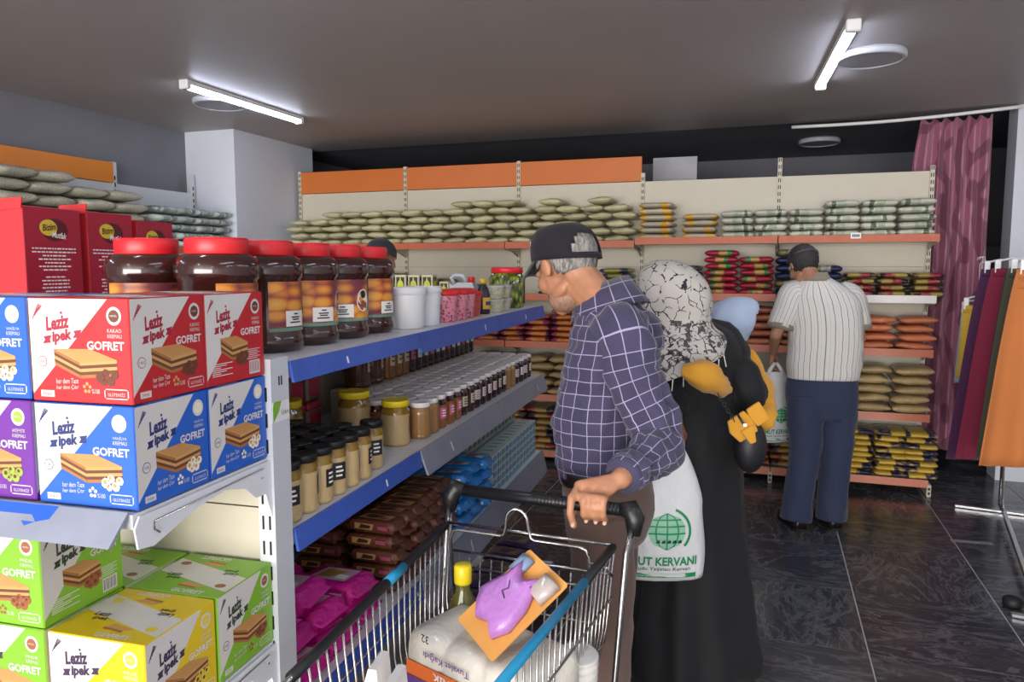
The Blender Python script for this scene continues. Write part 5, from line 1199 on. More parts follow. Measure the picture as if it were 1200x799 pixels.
def grip(mb):
    for k, s_ in enumerate((-.034, -.011, .011, .031)):
        r = (.0092, .0094, .009, .0082)[k]
        mcp = bar(BS+s_, -.002-.004*k, .043-.003*k)
        if k == 0: ch = [mcp, bar(BS+s_-.006, .036, .026), bar(BS+s_-.006, .046, -.006), bar(BS+s_+.002, .044, -.034)]
        else: ch = [mcp, bar(BS+s_-.002, .034-.002*k, .022), bar(BS+s_-.002, .032-.002*k, -.010), bar(BS+s_, .010, -.0255)]
        capsule(mb, wrist+(ch[0]-wrist)*.15, .016, ch[0], .0125)
        for a, b in zip(ch[:-1], ch[1:]): capsule(mb, a, r*1.04, b, r*.92)
    for s0, s1_ in ((-.034, -.011), (-.011, .011), (.011, .031)):
        capsule(mb, bar(BS+s0-.002, .024, .027), .011, bar(BS+s1_-.002, .022, .025), .011); capsule(mb, bar(BS+s0-.002, .031, .006), .0085, bar(BS+s1_-.002, .029, .006), .0085) if s0 > -.03 else None
    th = [wrist+V(-.025, 0, -.008), bar(BS-.028, -.034, .014), bar(BS-.044, -.022, -.012), bar(BS-.05, .0, -.0265)]
    for (a, b), r in zip(zip(th[:-1], th[1:]), (.0145, .0115, .0098)): capsule(mb, a, r, b, r*.9)
def relaxed(q, f, n, side, curl=.5, s=1.0): return lambda mb: hand_parts(mb, J['wr'+q], f, n, side, curl, s)
bm = body_mesh(man, L, J, hb, skin_mat('skin_weathered', '#b98262'), .0042, .95, [grip, relaxed('R', (-.1, 0, -1), (0, 1, 0), 1, .5)])
eyes(man, hd, hb, .95, L, brow='#7d7872')
for k, s_ in enumerate((-.034, -.011, .011, .031)):       # nails on the gripping hand
    c = (bar(BS+s_+.002, .0525, -.030) if k == 0 else bar(BS+s_, .019, -.0285)); e = MB(); ell(e, c-L, (.005, .002, .006), basis(0, .5), 10, 6); obj('fingernail', e, M('nail', '#d3a894', .35), bm)
# stubble
mb = shell(hd, hb, .95, L, lambda x, y, z: z < -.055 and y > -.005 and z > -.12, (.0505, .052, .040), (0, .042, -.074), 30, 24, .04); obj('stubble', mb, hair_mat('stubble_grey', '#94694f', '#a58873'), man)
# hair and cap
cz_ = lambda x, y, z: (kb_.transposed() @ (hb @ Vector((x, y, z)))).z
mb = shell(hd, hb, .95, L, lambda x, y, z: (cz_(x, y, z) < .035 or (y < -.04 and cz_(x, y, z) < .085)) and z > -.045+.02*noise.noise((x*40, y*40, 1))-.02*(y < -.06) and (y < -.028 or (-.028 <= y < .045 and z > .012 and abs(x) > .04)), (.0792, .0975, .092), nz=.03); solid(obj('hair', mb, hair_mat('hair_grey', '#4f4b48', '#a5a19b'), man), .004)
cap = MB(); rs = []; n = 48
for k in range(15):
    ph = k/14; z = .018+.094*math.sin(ph*math.pi/2)**.85; q = max(.02, math.cos(ph*math.pi/2)**.48)
    rs.append([hd+kb_ @ Vector((.0835*q*math.cos(2*math.pi*i/n)*1.0, -.002+.101*q*math.sin(2*math.pi*i/n)+.012*ph, z+.010*math.sin(2*math.pi*i/n)*(1-ph)))-L for i in range(n)])
vs = [p for r_ in rs for p in r_]; fs = []
for k in range(14):
    for i in range(n):
        a = 2*math.pi*(i+.5)/n; back = abs(math.atan2(math.sin(a+math.pi/2), math.cos(a+math.pi/2)))
        if 1 <= k <= 5 and back < .62*math.sqrt(max(0, 1-((k-1)/5.2)**2)): continue
        fs.append((k*n+i, k*n+(i+1) % n, (k+1)*n+(i+1) % n, (k+1)*n+i))
fs.append(tuple(range(14*n, 15*n)))
cap.add(vs, fs, 0, True); m_cap = cloth('cap_black', '#15131a', .9, .05)
co = solid(obj('cap', cap, m_cap, man), .003)
br = MB(); bp_ = []
for t_ in range(7):
    f_ = t_/6
    bp_.append([hd+kb_ @ Vector((.084*(1-.10*f_*f_)*math.cos(a)*(1-.12*f_), -.008+.102*math.sin(a)*(1-f_)+(.085+.070*math.sin(a)**.6)*f_, .032-.034*f_-.026*(math.cos(a)**2)*(.3+f_*.6)))-L for a in [math.pi*(.1+.8*k/20) for k in range(21)]])
br.rings(bp_, 0, False); solid(obj('brim', br, cloth('cap_brim', '#3b3a3d', .85), co), .003, 0)
b_ = MB(); b_.lathe([(.008, 0), (.006, .004), (.001, .006)], 12, (0, 0, 0)); b_.v = [tuple(hd+kb_ @ (Vector(p)+Vector((0, .01, .111)))-L) for p in b_.v]; obj('button', b_, m_cap, co)
# shirt
m_pl = plaid(); sh = MB()
def sec(c, s_, f_, B1=sd, B2=fw): return (c, B1*s_, B2*f_)
loft(sh, [sec(V(-.405, 1.98, .985), .163, .100), sec(V(-.408, 1.98, 1.03), .170, .112), sec(V(-.412, 1.98, 1.12), .172, .124), sec(V(-.403, 1.98, 1.22), .176, .116), sec(V(-.388, 1.98, 1.31), .183, .108), sec(V(-.378, 1.985, 1.375), .178, .100), sec(V(-.384, 1.985, 1.415), .145, .090), sec(V(-.395, 1.98, 1.445), .092, .075), sec(V(-.41, 1.975, 1.465), .066, .066)], L, 72, 7, .013, 20, 3)
sleeve(sh, [V(-.375, 1.905, 1.395), J['shL'], V(-.315, 1.842, 1.27), J['elL'], V(-.262, 1.745, 1.10), wrist+(J['elL']-wrist)*.12], [.072, .078, .070, .062, .054, .041], L, 36, 10, .017, 26, 1)
sleeve(sh, [V(-.40, 2.06, 1.40), J['shR'], V(-.42, 2.18, 1.26), J['elR'], V(-.41, 2.23, 1.0), J['wrR']], [.072, .078, .068, .060, .05, .042], L, 24, 6, .010, 22, 2)
so = obj('shirt', sh, m_pl, man)
cl = MB(); N = 30; rs = []
for (r1, r2, z, o) in ((.074, .072, 1.45, 0), (.071, .068, 1.492, .0), (.075, .072, 1.499, .002), (.096, .090, 1.462, .004), (.112, .104, 1.432, .006)):
    rs.append([V(-.402-.012*(z-1.43)/.04, 1.977, z)+sd*(r1*math.cos(a))+fw*(r2*math.sin(a))+Vector((0, 0, -.034*math.sin(a)))-L for a in [math.pi/2+.22+(2*math.pi-.44)*k/N for k in range(N+1)]])
UVr = [[(k/N*.42, q*.03) for k in range(N+1)] for q in range(5)]
vs = [p for r_ in rs for p in r_]; fs = []; us = []
for q in range(4):
    for k in range(N): fs.append((q*(N+1)+k, q*(N+1)+k+1, (q+1)*(N+1)+k+1, (q+1)*(N+1)+k)); us.append([UVr[q][k], UVr[q][k+1], UVr[q+1][k+1], UVr[q+1][k]])
cl.add(vs, fs, 0, True, us); solid(obj('collar', cl, m_pl, so), .003)
for z in (1.10, 1.19, 1.28): e = MB(); c = V(-.415, 1.98, z)+fw*(.132 if z < 1.25 else .124)-L; ell(e, c, (.004, .006, .006), None, 10, 6); obj('button', e, m_bl, so)
cf = MB(); sleeve(cf, [wrist+(J['elL']-wrist)*.30, wrist+(J['elL']-wrist)*.04], [.0465, .0435], L, 30, 3, .002, 20, 9); obj('cuff', cf, m_pl, so)
# trousers, belt
m_tr = cloth('trousers_brown', '#5f4a42'); tr = MB()
loft(tr, [sec(V(-.395, 1.98, .80), .155, .088), sec(V(-.393, 1.98, .88), .166, .106), sec(V(-.40, 1.98, .95), .164, .106), sec(V(-.405, 1.98, 1.0), .162, .103)], L, 44, 4, .004, 12, 5)
for q, s2 in (('L', 1), ('R', 2)):
    h_, k_, a_ = J['hip'+q], J['kn'+q], J['an'+q]
    sleeve(tr, [h_+V(0, 0, -.02), h_*.6+k_*.4, k_, k_*.5+a_*.5, V(a_.x, a_.y, .075)], [.090, .086, .072, .066, .066], L, 28, 8, .008, 12, 4+s2, side=fw)
obj('trousers', tr, m_tr, man)
be = MB(); loft(be, [sec(V(-.405, 1.98, .982), .168, .108), sec(V(-.405, 1.98, 1.0), .169, .109), sec(V(-.406, 1.98, 1.018), .170, .110)], L, 44, 2, 0, 1); bo = obj('belt', be, M('leather_black', '#1e1a1a', .35), man)
bk = MB(); c = V(-.405, 1.98, 1.0)+fw*.112-L; bk.box(-.004, .004, -.022, .022, -.018, .018, bev=.002); bk.v = [tuple(c+Matrix.Rotation(math.atan2(fw.y, fw.x), 3, 'Z') @ Vector(p)) for p in bk.v]; obj('buckle', bk, m_chrome, bo)
for q in 'LR': shoe(man, J['an'+q], fw, L, M('shoe_black', '#1a1819', .35), M('sole_dark', '#0f0f10', .7))
# ================================================================== woman in black
L = V(-.24, 2.72, 0)
wo = thing('person', 'woman in long black dress and white patterned headscarf seen from behind', 'person', L)
fw = V(-.81, .59, 0).normalized(); sd = V(fw.y, -fw.x, 0)
hd = V(-.335, 2.785, 1.435); hb = basis(math.atan2(.97, .24)-.1, math.radians(28), 0)
WC = pd(820, 450, 2.76); WC.z = 0
J = dict(head=hd, HB=hb, neck=pd(806, 392, 2.75), hip=WC+V(0, 0, .88), fwd=fw, foot=fw,
         shL=pd(796, 420, 2.72), elL=pd(786, 468, 2.62), wrL=pd(792, 494, 2.49), shR=pd(840, 402, 2.82), elR=pd(873, 462, 2.72), wrR=pd(846, 476, 2.90),
         hipL=WC-sd*.08+V(0, 0, .84), knL=WC-sd*.08+V(-.03, 0, .46), anL=WC-sd*.09+fw*.03+V(-.04, -.05, .07), hipR=WC+sd*.08+V(0, 0, .84), knR=WC+sd*.08+V(0, 0, .46), anR=WC+sd*.08+V(0, 0, .07))
body_mesh(wo, L, J, hb, skin_mat('skin_brown', '#7d5140'), .006, .93, [lambda mb: hand_parts(mb, J['wrL'], (-.05, -.15, -.95), (.6, -.7, .2), -1, 1.1, .9), relaxed('R', (-.8, .4, -.2), (0, 0, 1), -1, .7, .9)])
eyes(wo, hd, hb, .93, L)
m_bd = cloth('dress_black', '#0d0d12', .8, .03); dr = MB()
def foldf(th, f, ln): return .075*max(0, f-.25)*math.sin(th*9+1.3*math.sin(f*4))+.04*max(0, f-.3)*math.sin(th*4+.7)
W_ = lambda z, dx=0: V(WC.x+dx, WC.y, z)
loft(dr, [sec(W_(1.365, -.04), .06, .06, sd, fw), sec(W_(1.345, -.035), .10, .08, sd, fw), sec(W_(1.30, -.015), .168, .112, sd, fw), sec(W_(1.22, 0), .19, .13, sd, fw), sec(W_(1.10, 0), .185, .13, sd, fw), sec(W_(.98, 0), .172, .128, sd, fw), sec(W_(.86, 0), .185, .135, sd, fw), sec(W_(.6, 0), .20, .150, sd, fw), sec(W_(.3, 0), .235, .19, sd, fw), sec(W_(.04, 0), .265, .225, sd, fw)], L, 96, 6, .008, 9, 6, fold=foldf)
sleeve(dr, [J['shR']*.6+J['neck']*.4+V(0, 0, -.05), J['shR'], J['shR']*.5+J['elR']*.5, J['elR'], J['elR']*.55+J['wrR']*.45, J['wrR']], [.10, .098, .088, .078, .07, .052], L, 32, 8, .014, 18, 3)
sleeve(dr, [J['shL']*.6+J['neck']*.4+V(0, 0, -.05), J['shL'], J['shL']*.5+J['elL']*.5, J['elL'], J['elL']*.3+J['wrL']*.7], [.075, .075, .068, .06, .046], L, 28, 7, .010, 18, 4)
obj('dress', dr, m_bd, wo)
# headscarf
t = NT('scarf_print'); co = t.coord(); v1 = t.n('ShaderNodeTexVoronoi'); v1.feature = 'DISTANCE_TO_EDGE'; v1.inputs['Scale'].default_value = 21; nz = t.noise(co, 20, 3); ad = t.n('ShaderNodeVectorMath', operation='MULTIPLY_ADD'); t.l(nz.outputs['Color'], ad.inputs[0]); ad.inputs[1].default_value = (.035,)*3; t.l(co, ad.inputs[2]); t.l(ad.outputs[0], v1.inputs['Vector'])
sp = t.n('ShaderNodeSeparateXYZ'); t.l(co, sp.inputs[0])
thin = t.math('LESS_THAN', v1.outputs['Distance'], .028); brk = t.math('GREATER_THAN', t.noise(co, 34, 2).outputs[0], .46)
nd = t.noise(co, 30, 4, .65, .8); dense = t.math('MULTIPLY', t.math('GREATER_THAN', nd.outputs[0], .53), t.math('LESS_THAN', sp.outputs[2], 1.365))
t.set(Base_Color=t.mix(t.math('MAXIMUM', t.math('MULTIPLY', thin, brk), t.math('MULTIPLY', dense, .9)), srgb('#c9c4bd'), srgb('#26242a')), Roughness=.8); m_sc = t.m
def hood(name, root, L, hd, fwd, secs, mat, op=.75, oz=(1.36, 1.53), n=56, sub=5, wr=.006, th=.003, slant=0, face=None):
    sdv = V(fwd.y, -fwd.x, 0); A = cmr([Vector(s[0]) for s in secs], sub); R1 = cmr([float(s[1]) for s in secs], sub); R2 = cmr([float(s[2]) for s in secs], sub); vs = []; fs = []; K = len(A)
    for k in range(K):
        for i in range(n):
            a = 2*math.pi*i/n; d = sdv*(R1[k]*math.cos(a))+fwd*(R2[k]*math.sin(a)); q = 1+wr/.12*(noise.noise((math.cos(a)*2, math.sin(a)*2, A[k].z*14))+.8*noise.noise((math.cos(a)*5, math.sin(a)*5, A[k].z*9)))
            vs.append(A[k]+d*q-L+V(0, 0, slant*max(0, k/(K-1)-.6)/.4*(d.dot(_r))))
    for k in range(K-1):
        for i in range(n):
            a = 2*math.pi*(i+.5)/n; fr_ = abs(math.atan2(math.cos(a), math.sin(a)))
            z = (A[k].z+A[k+1].z)/2; m_ = (z-oz[0])/(oz[1]-oz[0])
            if 0 < m_ < 1 and fr_ < op*math.sin(math.pi*m_)**.5: continue
            fs.append((k*n+i, k*n+(i+1) % n, (k+1)*n+(i+1) % n, (k+1)*n+i))
    fs.append(tuple(range(n)))
    mb = MB(); mb.add(vs, fs, 0, True); return solid(obj(name, mb, mat, root), th), vs[-n:]
sc_o, edge = hood('headscarf', wo, L, hd, V(-.97, .24, 0).normalized(), [(hd+V(-.03, 0, .146), .01, .01), (hd+V(-.029, 0, .143), .035, .037), (hd+V(-.024, 0, .130), .066, .07), (hd+V(-.014, 0, .105), .094, .10), (hd+V(.0, 0, .06), .117, .126), (hd+V(.01, 0, .0), .124, .134), (hd+V(.02, 0, -.06), .117, .120), (hd+V(.035, -.01, -.105), .124, .118), (hd+V(.05, -.015, -.145), .150, .132), (hd+V(.055, -.025, -.19), .172, .146), (hd+V(.045, -.04, -.24), .176, .150)], m_sc, .62, (1.335, 1.55), slant=.38)
fr = MB()
for i, p in enumerate(edge):
    if i % 2 == 0: q = V(R(-.006, .006), R(-.006, .006), 0); fr.tube([p, p+q+V(0, 0, -.02), p+q*2+V(0, 0, -.04)], [.0022, .0018, .0025], 5)
fo = obj('fringe', fr, m_wt, sc_o)
for q in 'LR': shoe(wo, J['an'+q]+(fw*.0), fw, L, M('shoe_black', '#1a1819', .35), M('sole_dark', '#0f0f10', .7), .92)
sk = MB()
for q in 'LR': sleeve(sk, [J['an'+q]+V(0, 0, .10), J['an'+q]+V(0, 0, .0)], [.042, .036], L, 16, 3, 0)
obj('sock', sk, M('sock_grey', '#a6a6a2', .9), wo)
# mustard jacket carried under her arm
m_mu = cloth('mustard_cloth', '#d79a2a', .8, .15, .1)
JL = pd(855, 470, 2.62)
mu = thing('jacket', 'mustard yellow jacket bundled under the arm of woman in black', 'jacket', JL)
def soft(o):
    for p in o.data.polygons: p.use_smooth = True
    m = o.modifiers.new('b', 'BEVEL'); m.width = .004; m.segments = 2; m.limit_method = 'ANGLE'; m = o.modifiers.new('s', 'SUBSURF'); m.levels = m.render_levels = 1
def pxy(x, y, d): return pd(x, y, d)-JL
b = MB()
sleeve(b, [pd(799, 434, 2.42), pd(812, 437, 2.415), pd(826, 440, 2.43), pd(838, 449, 2.47), pd(848, 455, 2.56)], [.016, .040, .052, .040, .03], JL, 24, 6, .010, 22, 2)
obj('bundled_end', b, m_mu, mu)
b = MB()
sleeve(b, [pd(872, 408, 2.86), pd(880, 425, 2.84), pd(888, 450, 2.80), pd(894, 475, 2.74), pd(889, 495, 2.66)], [.02, .036, .044, .048, .045], JL, 24, 7, .014, 20, 5); obj('draped_sleeve', b, m_mu, mu)
b = MB()
def sheet(pts, d, th, mb):
    top = [pd(x, y, d)-JL for x, y in pts]; bt_ = [p+_f*th for p in top]; n = len(pts); c0 = sum(top, Vector())/n-_f*.003
    mb.add(top+bt_+[c0], [(i, (i+1) % n, 2*n) for i in range(n)]+[tuple(reversed(range(n, 2*n)))]+[(i, i+n, (i+1) % n+n, (i+1) % n) for i in range(n)], 0, False)
sheet([(853, 494), (872, 481), (884, 492), (889, 505), (868, 519), (856, 508)], 2.43, .016, b); soft(obj('lower_panel', b, m_mu, mu))
b = MB(); sheet([(875, 480), (890, 470), (903, 491), (889, 500), (880, 492)], 2.425, .016, b); soft(obj('cuff_panel', b, m_mu, mu))
b = MB(); sheet([(868, 505), (884, 497), (887, 518), (880, 521)], 2.42, .014, b); soft(obj('fold_panel', b, m_mu, mu))
b = MB(); b.tube([pxy(864, 485, 2.40), pxy(869, 493, 2.395), pxy(873, 499, 2.39)], .004, 6, 0); so_ = obj('strap', b, m_bl, mu)
b = MB(); c = pxy(873, 498, 2.385); b.box(c.x-.006, c.x+.006, c.y-.003, c.y+.003, c.z-.005, c.z+.005, bev=.001); obj('buckle', b, m_chrome, so_)
# shoulder bag with chain
HBp = pd(879, 523, 2.62)
hbg = thing('handbag', 'round black shoulder bag hanging on a chain beside the black dress', 'bag', HBp)
b = MB(); ell(b, V(0, 0, 0), (.058, .045, .095), basis(PSI, 0), 28, 16); obj('bag_body', b, M('bag_leather', '#16161b', .5, bumps=(80, .3, .003)), hbg)
b = MB(); pa, pb_ = pd(842, 463, 2.40)-HBp, pd(860, 492, 2.40)-HBp
for k in range(9):
    c = pa+(pb_-pa)*(k/8); ax = basis(PSI+(.0 if k % 2 else 1.2), .3); b.tube([c+ax @ Vector((.005*math.cos(a), 0, .0075*math.sin(a))) for a in [2*math.pi*i/10 for i in range(10)]], .0012, 5, closed=True)
obj('chain', b, M('gunmetal', '#4a4a50', .3, .9), hbg)
# ================================================================== plastic carrier bags
def carrier(name, label, top, bottom_z, w, T, yaw, hand, group=None, scale=1.0):
    H = top.z-bottom_z; root = thing(name, label, 'bag', (top.x, top.y, bottom_z), yaw, group)
    t = NT('carrier_film'); t.set(Base_Color=srgb('#d9dbdd'), Roughness=.35, Transmission_Weight=.0, Subsurface_Weight=.0); t.bump(t.noise(t.coord(), 16, 4, .6, 1.5).outputs[0], .5, .012); mt = MATS.setdefault('carrier_film', t.m)
    def wd(z): f = z/H; return w*(.50*(1-.62*max(0, (f-.55)/.45)**1.2))*(1+.04*math.sin(f*9))
    def tk(x, z):
        f = z/H; q = max(0, 1-(x/max(1e-3, wd(z)))**2)
        return T*math.sqrt(q)*(.35+.65*math.sin(math.pi*min(1, max(0.02, .12+f*.9)))**.8)*(1-.55*max(0, f-.4)/.6)+.004*noise.noise((x*30, z*14, 2))*q+.006*math.sin(x*70+z*4)*max(0, f-.45)*q
    b = MB(); nx, nz = 26, 24; vs = []
    for side in (-1, 1):
        for k in range(nz+1):
            z = H*.93*k/nz
            for i in range(nx+1): x = wd(z)*(-1+2*i/nx); vs.append((x, side*tk(x, z), z))
    fs = []; N = (nx+1)*(nz+1)
    for side in (0, 1):
        for k in range(nz):
            for i in range(nx):
                a = side*N+k*(nx+1)+i; q = (a, a+1, a+nx+2, a+nx+1); fs.append(q if side == 0 else tuple(reversed(q)))
    for i in range(nx): fs.append((i+1, i, N+i, N+i+1))
    b.add(vs, fs, 0, True); obj('bag_body', b, mt, root)
    b = MB(); wt = wd(H*.93)
    for s_ in (-1, 1): b.tube([(s_*wt*.8, -.004, H*.88), (s_*wt*.55, -.002, H*.97), (s_*.012, 0, H*1.03), (s_*.004, 0, H*1.05)], [.016, .013, .011, .01], 8)
    obj('handle', b, mt, root)
    pr = MB()
    def S(a, c, l=1): return (a, -abs(tk(a, c))-.0012*l, c)
    def poly(pts, mi, l=1): pr.poly([S(a, c, l) for a, c in pts], mi)
    cx, cz, rr = .02*w/.31, H*.37, w*.20
    for k in range(8):     # globe disc in strips so that it follows the film
        for j in range(8):
            def pt(u_, v_): return (cx+u_*rr*math.sqrt(max(0, 1-v_*v_)), cz+v_*rr)
            u0, u1_, v0_, v1_ = -1+2*k/8, -1+2*(k+1)/8, -1+2*j/8, -1+2*(j+1)/8
            poly([pt(u0, v0_), pt(u1_, v0_), pt(u1_, v1_), pt(u0, v1_)], 1)
    for m_ in (-.6, 0, .6):
        for j in range(10):
            v0_, v1_ = -1+.2*j, -.8+.2*j; f0, f1 = math.sqrt(max(0, 1-v0_**2)), math.sqrt(max(0, 1-v1_**2)); poly([(cx+m_*rr*f0-.0025, cz+v0_*rr), (cx+m_*rr*f0+.0025, cz+v0_*rr), (cx+m_*rr*f1+.0025, cz+v1_*rr), (cx+m_*rr*f1-.0025, cz+v1_*rr)], 0, 3)
    for v_ in (-.1, .3, .65):
        hw = rr*math.sqrt(1-v_*v_)
        for j in range(8): poly([(cx-hw+2*hw*j/8, cz+v_*rr-.0025), (cx-hw+2*hw*(j+1)/8, cz+v_*rr-.0025), (cx-hw+2*hw*(j+1)/8, cz+v_*rr+.0025), (cx-hw+2*hw*j/8, cz+v_*rr+.0025)], 0, 3)
    for j in range(14):    # arc swoosh
        a0, a1 = -.7+1.9*j/14, -.7+1.9*(j+1)/14; poly([(cx+rr*1.18*math.cos(a0), cz+rr*1.18*math.sin(a0)), (cx+rr*1.32*math.cos(a0), cz+rr*1.32*math.sin(a0)), (cx+rr*1.32*math.cos(a1), cz+rr*1.32*math.sin(a1)), (cx+rr*1.18*math.cos(a1), cz+rr*1.18*math.sin(a1))], 0, 2)
    for j in range(5): poly([(cx-rr*.6+j*.018*scale, cz-rr*.62), (cx-rr*.6+j*.018*scale+.015, cz-rr*.6), (cx-rr*.6+j*.018*scale+.012, cz-rr*.42), (cx-rr*.6+j*.018*scale+.004, cz-rr*.48)], 2, 4)
    PM = [M('print_green', '#1f8a5a', .45), M('print_mint', '#8cc7aa', .45), M('print_blackish', '#243028', .5), m_wt]
    obj('globe_emblem', pr, PM, root); pr = MB()
    put_text(pr, 'UMUT KERVANI', 0, H*.155, H*.066, lambda a, c: S(a, c, 3), 0, w*.80, 0, .03)
    put_text(pr, 'Umudu Yaşatan Kervan', 0, H*.095, H*.034, lambda a, c: S(a, c, 3), 2, w*.66, 0, .0)
    obj('lettering', pr, PM, root); pr = MB()
    poly([(-w*.4+w*.8*j/10, H*.028) for j in range(11)]+[(w*.4-w*.8*j/10, H*.06) for j in range(11)], 0, 2)
    put_text(pr, 'www.umutkervani.org.tr', 0, H*.044, H*.016, lambda a, c: S(a, c, 4), 3, w*.6)
    obj('address_band', pr, PM, root)
    return root
carrier('carrier_bag', 'white plastic carrier bag with green globe hanging from the hand of woman in black', V(-.330, 2.48, .99), .505, .31, .08, PSI-.05, None, 'carrier bags')
# ================================================================== child-sized woman with blue scarf
L = V(-.10, 3.55, 0)
bl = thing('person', 'person in pale blue headscarf bending behind the woman in black', 'person', L)
fw = V(.95, .3, 0).normalized(); sd = V(fw.y, -fw.x, 0)
hd = V(-.15, 3.56, 1.305); hb = basis(math.atan2(-.95, .3), math.radians(32), 0)
J = dict(head=hd, HB=hb, neck=V(-.16, 3.53, 1.21), hip=V(-.24, 3.52, .80), fwd=fw, foot=fw, shL=V(-.20, 3.66, 1.15), elL=V(-.15, 3.72, .95), wrL=V(-.12, 3.70, .86), shR=V(-.14, 3.40, 1.15), elR=V(-.16, 3.36, .95), wrR=V(-.12, 3.46, .84),
         hipL=V(-.24, 3.60, .76), knL=V(-.22, 3.6, .42), anL=V(-.23, 3.6, .07), hipR=V(-.22, 3.44, .76), knR=V(-.2, 3.44, .42), anR=V(-.22, 3.44, .07))
body_mesh(bl, L, J, hb, skin_mat('skin_brown', '#7d5140'), .007, .9, [relaxed('L', (.9, 0, -.3), (0, .3, 1), 1, .5, .85), relaxed('R', (.9, 0, -.3), (0, -.3, 1), -1, .5, .85)])
eyes(bl, hd, hb, .9, L)
hood('headscarf', bl, L, hd, fw, [(hd+V(.03, 0, .115), .012, .012), (hd+V(.028, 0, .108), .05, .055), (hd+V(.015, 0, .075), .088, .105), (hd+V(.0, 0, .03), .104, .125), (hd+V(-.01, 0, -.02), .106, .122), (hd+V(-.03, 0, -.07), .10, .105), (hd+V(-.06, -.01, -.12), .13, .10), (hd+V(-.08, -.02, -.17), .155, .115)], cloth('scarf_blue', '#b4c6e2', .8), .8, (1.22, 1.40))
dr = MB(); loft(dr, [sec(V(-.15, 3.53, 1.22), .06, .06, sd, fw), sec(V(-.17, 3.53, 1.17), .13, .09, sd, fw), sec(V(-.20, 3.53, 1.05), .155, .11, sd, fw), sec(V(-.235, 3.52, .85), .16, .125, sd, fw), sec(V(-.235, 3.52, .5), .18, .15, sd, fw), sec(V(-.235, 3.52, .05), .22, .2, sd, fw)], L, 64, 5, .006, 9, 2, fold=foldf)
sleeve(dr, [V(-.19, 3.62, 1.17), J['shL'], J['elL'], J['wrL']], [.07, .075, .06, .045], L, 20, 6, .008, 18, 7); sleeve(dr, [V(-.15, 3.46, 1.17), J['shR'], J['elR'], J['wrR']], [.07, .075, .06, .045], L, 20, 6, .008, 18, 8)
obj('dress', dr, cloth('dress_charcoal', '#15151b'), bl)
for q in 'LR': shoe(bl, J['an'+q], fw, L, M('shoe_black', '#1a1819', .35), M('sole_dark', '#0f0f10', .7), .85)
# ================================================================== man in striped shirt
L = V(.27, 4.84, 0)
st = thing('person', 'man in white striped shirt and navy trousers seen from behind at the shelves', 'person', L)
fw = V(-.12, .99, 0).normalized(); sd = V(fw.y, -fw.x, 0)
hd = pd(941, 311, 4.47); hb = basis(math.radians(28), math.radians(32), 0)
C0 = lambda px, py, d=4.47: pd(px, py, d)
J = dict(head=hd, HB=hb, neck=C0(955, 333), hip=C0(963, 452), fwd=fw, foot=V(-.35, .9, 0), shL=C0(930, 347, 4.5), elL=C0(909, 392, 4.5), wrL=C0(906, 414, 4.72), shR=C0(995, 350, 4.5), elR=C0(1008, 396, 4.52), wrR=C0(990, 412, 4.75),
         hipL=C0(944, 465), knL=C0(943, 530, 4.45), anL=C0(933, 594, 4.45), hipR=C0(984, 465), knR=C0(980, 530, 4.45), anR=C0(974, 594, 4.47))
for q in 'LR': J['an'+q].z = .075
body_mesh(st, L, J, hb, skin_mat('skin_tan', '#b58468'), .006, .95, [relaxed('L', (-.1, .3, -.9), (-.9, .2, 0), 1, .9, .95), relaxed('R', (-.4, .8, -.2), (0, 0, 1), -1, .6, .95)])
eyes(st, hd, hb, .95, L)
mb = shell(hd, hb, .97, L, lambda x, y, z: (z > .045 and y < .075) or (y < -.005 and z > -.052+.012*noise.noise((x*50, y*50, 4))) or (y < .02 and z > .02), (.083, .102, .097), nz=.06); solid(obj('hair', mb, hair_mat('hair_dark', '#1c1a1e', '#3c3838'), st), .006)
bd_ = MB(); bd_.tube([hd+hb @ Vector((.084*math.cos(a), -.012+.104*math.sin(a), .04))-L for a in [math.pi*(1.15+.75*k/14) for k in range(15)]], .007, 8); obj('head_strap', bd_, M('strap_grey', '#4c4a50', .6), st)
m_st = stripes(); sh = MB(); cz = lambda px, py, d=4.48: pd(px, py, d)
loft(sh, [sec(C0(964, 443), .205, .125, sd, fw), sec(C0(965, 425), .212, .130, sd, fw), sec(C0(967, 395), .212, .130, sd, fw), sec(C0(966, 368), .214, .128, sd, fw), sec(C0(962, 348), .205, .115, sd, fw), sec(C0(959, 335), .15, .09, sd, fw), sec(C0(956, 326), .085, .07, sd, fw), sec(C0(955, 321), .065, .062, sd, fw)], L, 64, 5, .007, 18, 4)
sleeve(sh, [C0(938, 344, 4.49), J['shL'], C0(922, 366, 4.5), C0(915, 383, 4.5)], [.085, .09, .086, .080], L, 26, 6, .006, 18, 4); sleeve(sh, [C0(986, 347, 4.49), J['shR'], C0(1001, 368, 4.51), C0(1005, 384, 4.51)], [.085, .09, .084, .078], L, 26, 6, .006, 18, 5)
so = obj('shirt', sh, m_st, st)
mc = cloth('collar_taupe', '#8a8272'); b = MB(); loft(b, [sec(C0(955.5, 329), .088, .075, sd, fw), sec(C0(954, 319), .070, .067, sd, fw)], L, 36, 3, 0, 1, cap0=False, cap1=False); solid(obj('collar', b, mc, so), .004)
b = MB(); sleeve(b, [C0(916, 380, 4.5), C0(914.5, 386, 4.5)], [.083, .082], L, 24, 2, 0); obj('cuff', b, mc, so)
b = MB(); sleeve(b, [C0(1004.5, 381, 4.51), C0(1005.5, 387, 4.51)], [.081, .080], L, 24, 2, 0); obj('cuff', b, mc, so)
m_nv = cloth('trousers_navy', '#2a3450'); tr = MB()
loft(tr, [sec(C0(964, 490), .185, .105, sd, fw), sec(C0(963, 470), .205, .122, sd, fw), sec(C0(963, 450), .203, .118, sd, fw), sec(C0(963, 436), .195, .112, sd, fw)], L, 48, 4, .004, 12, 5)
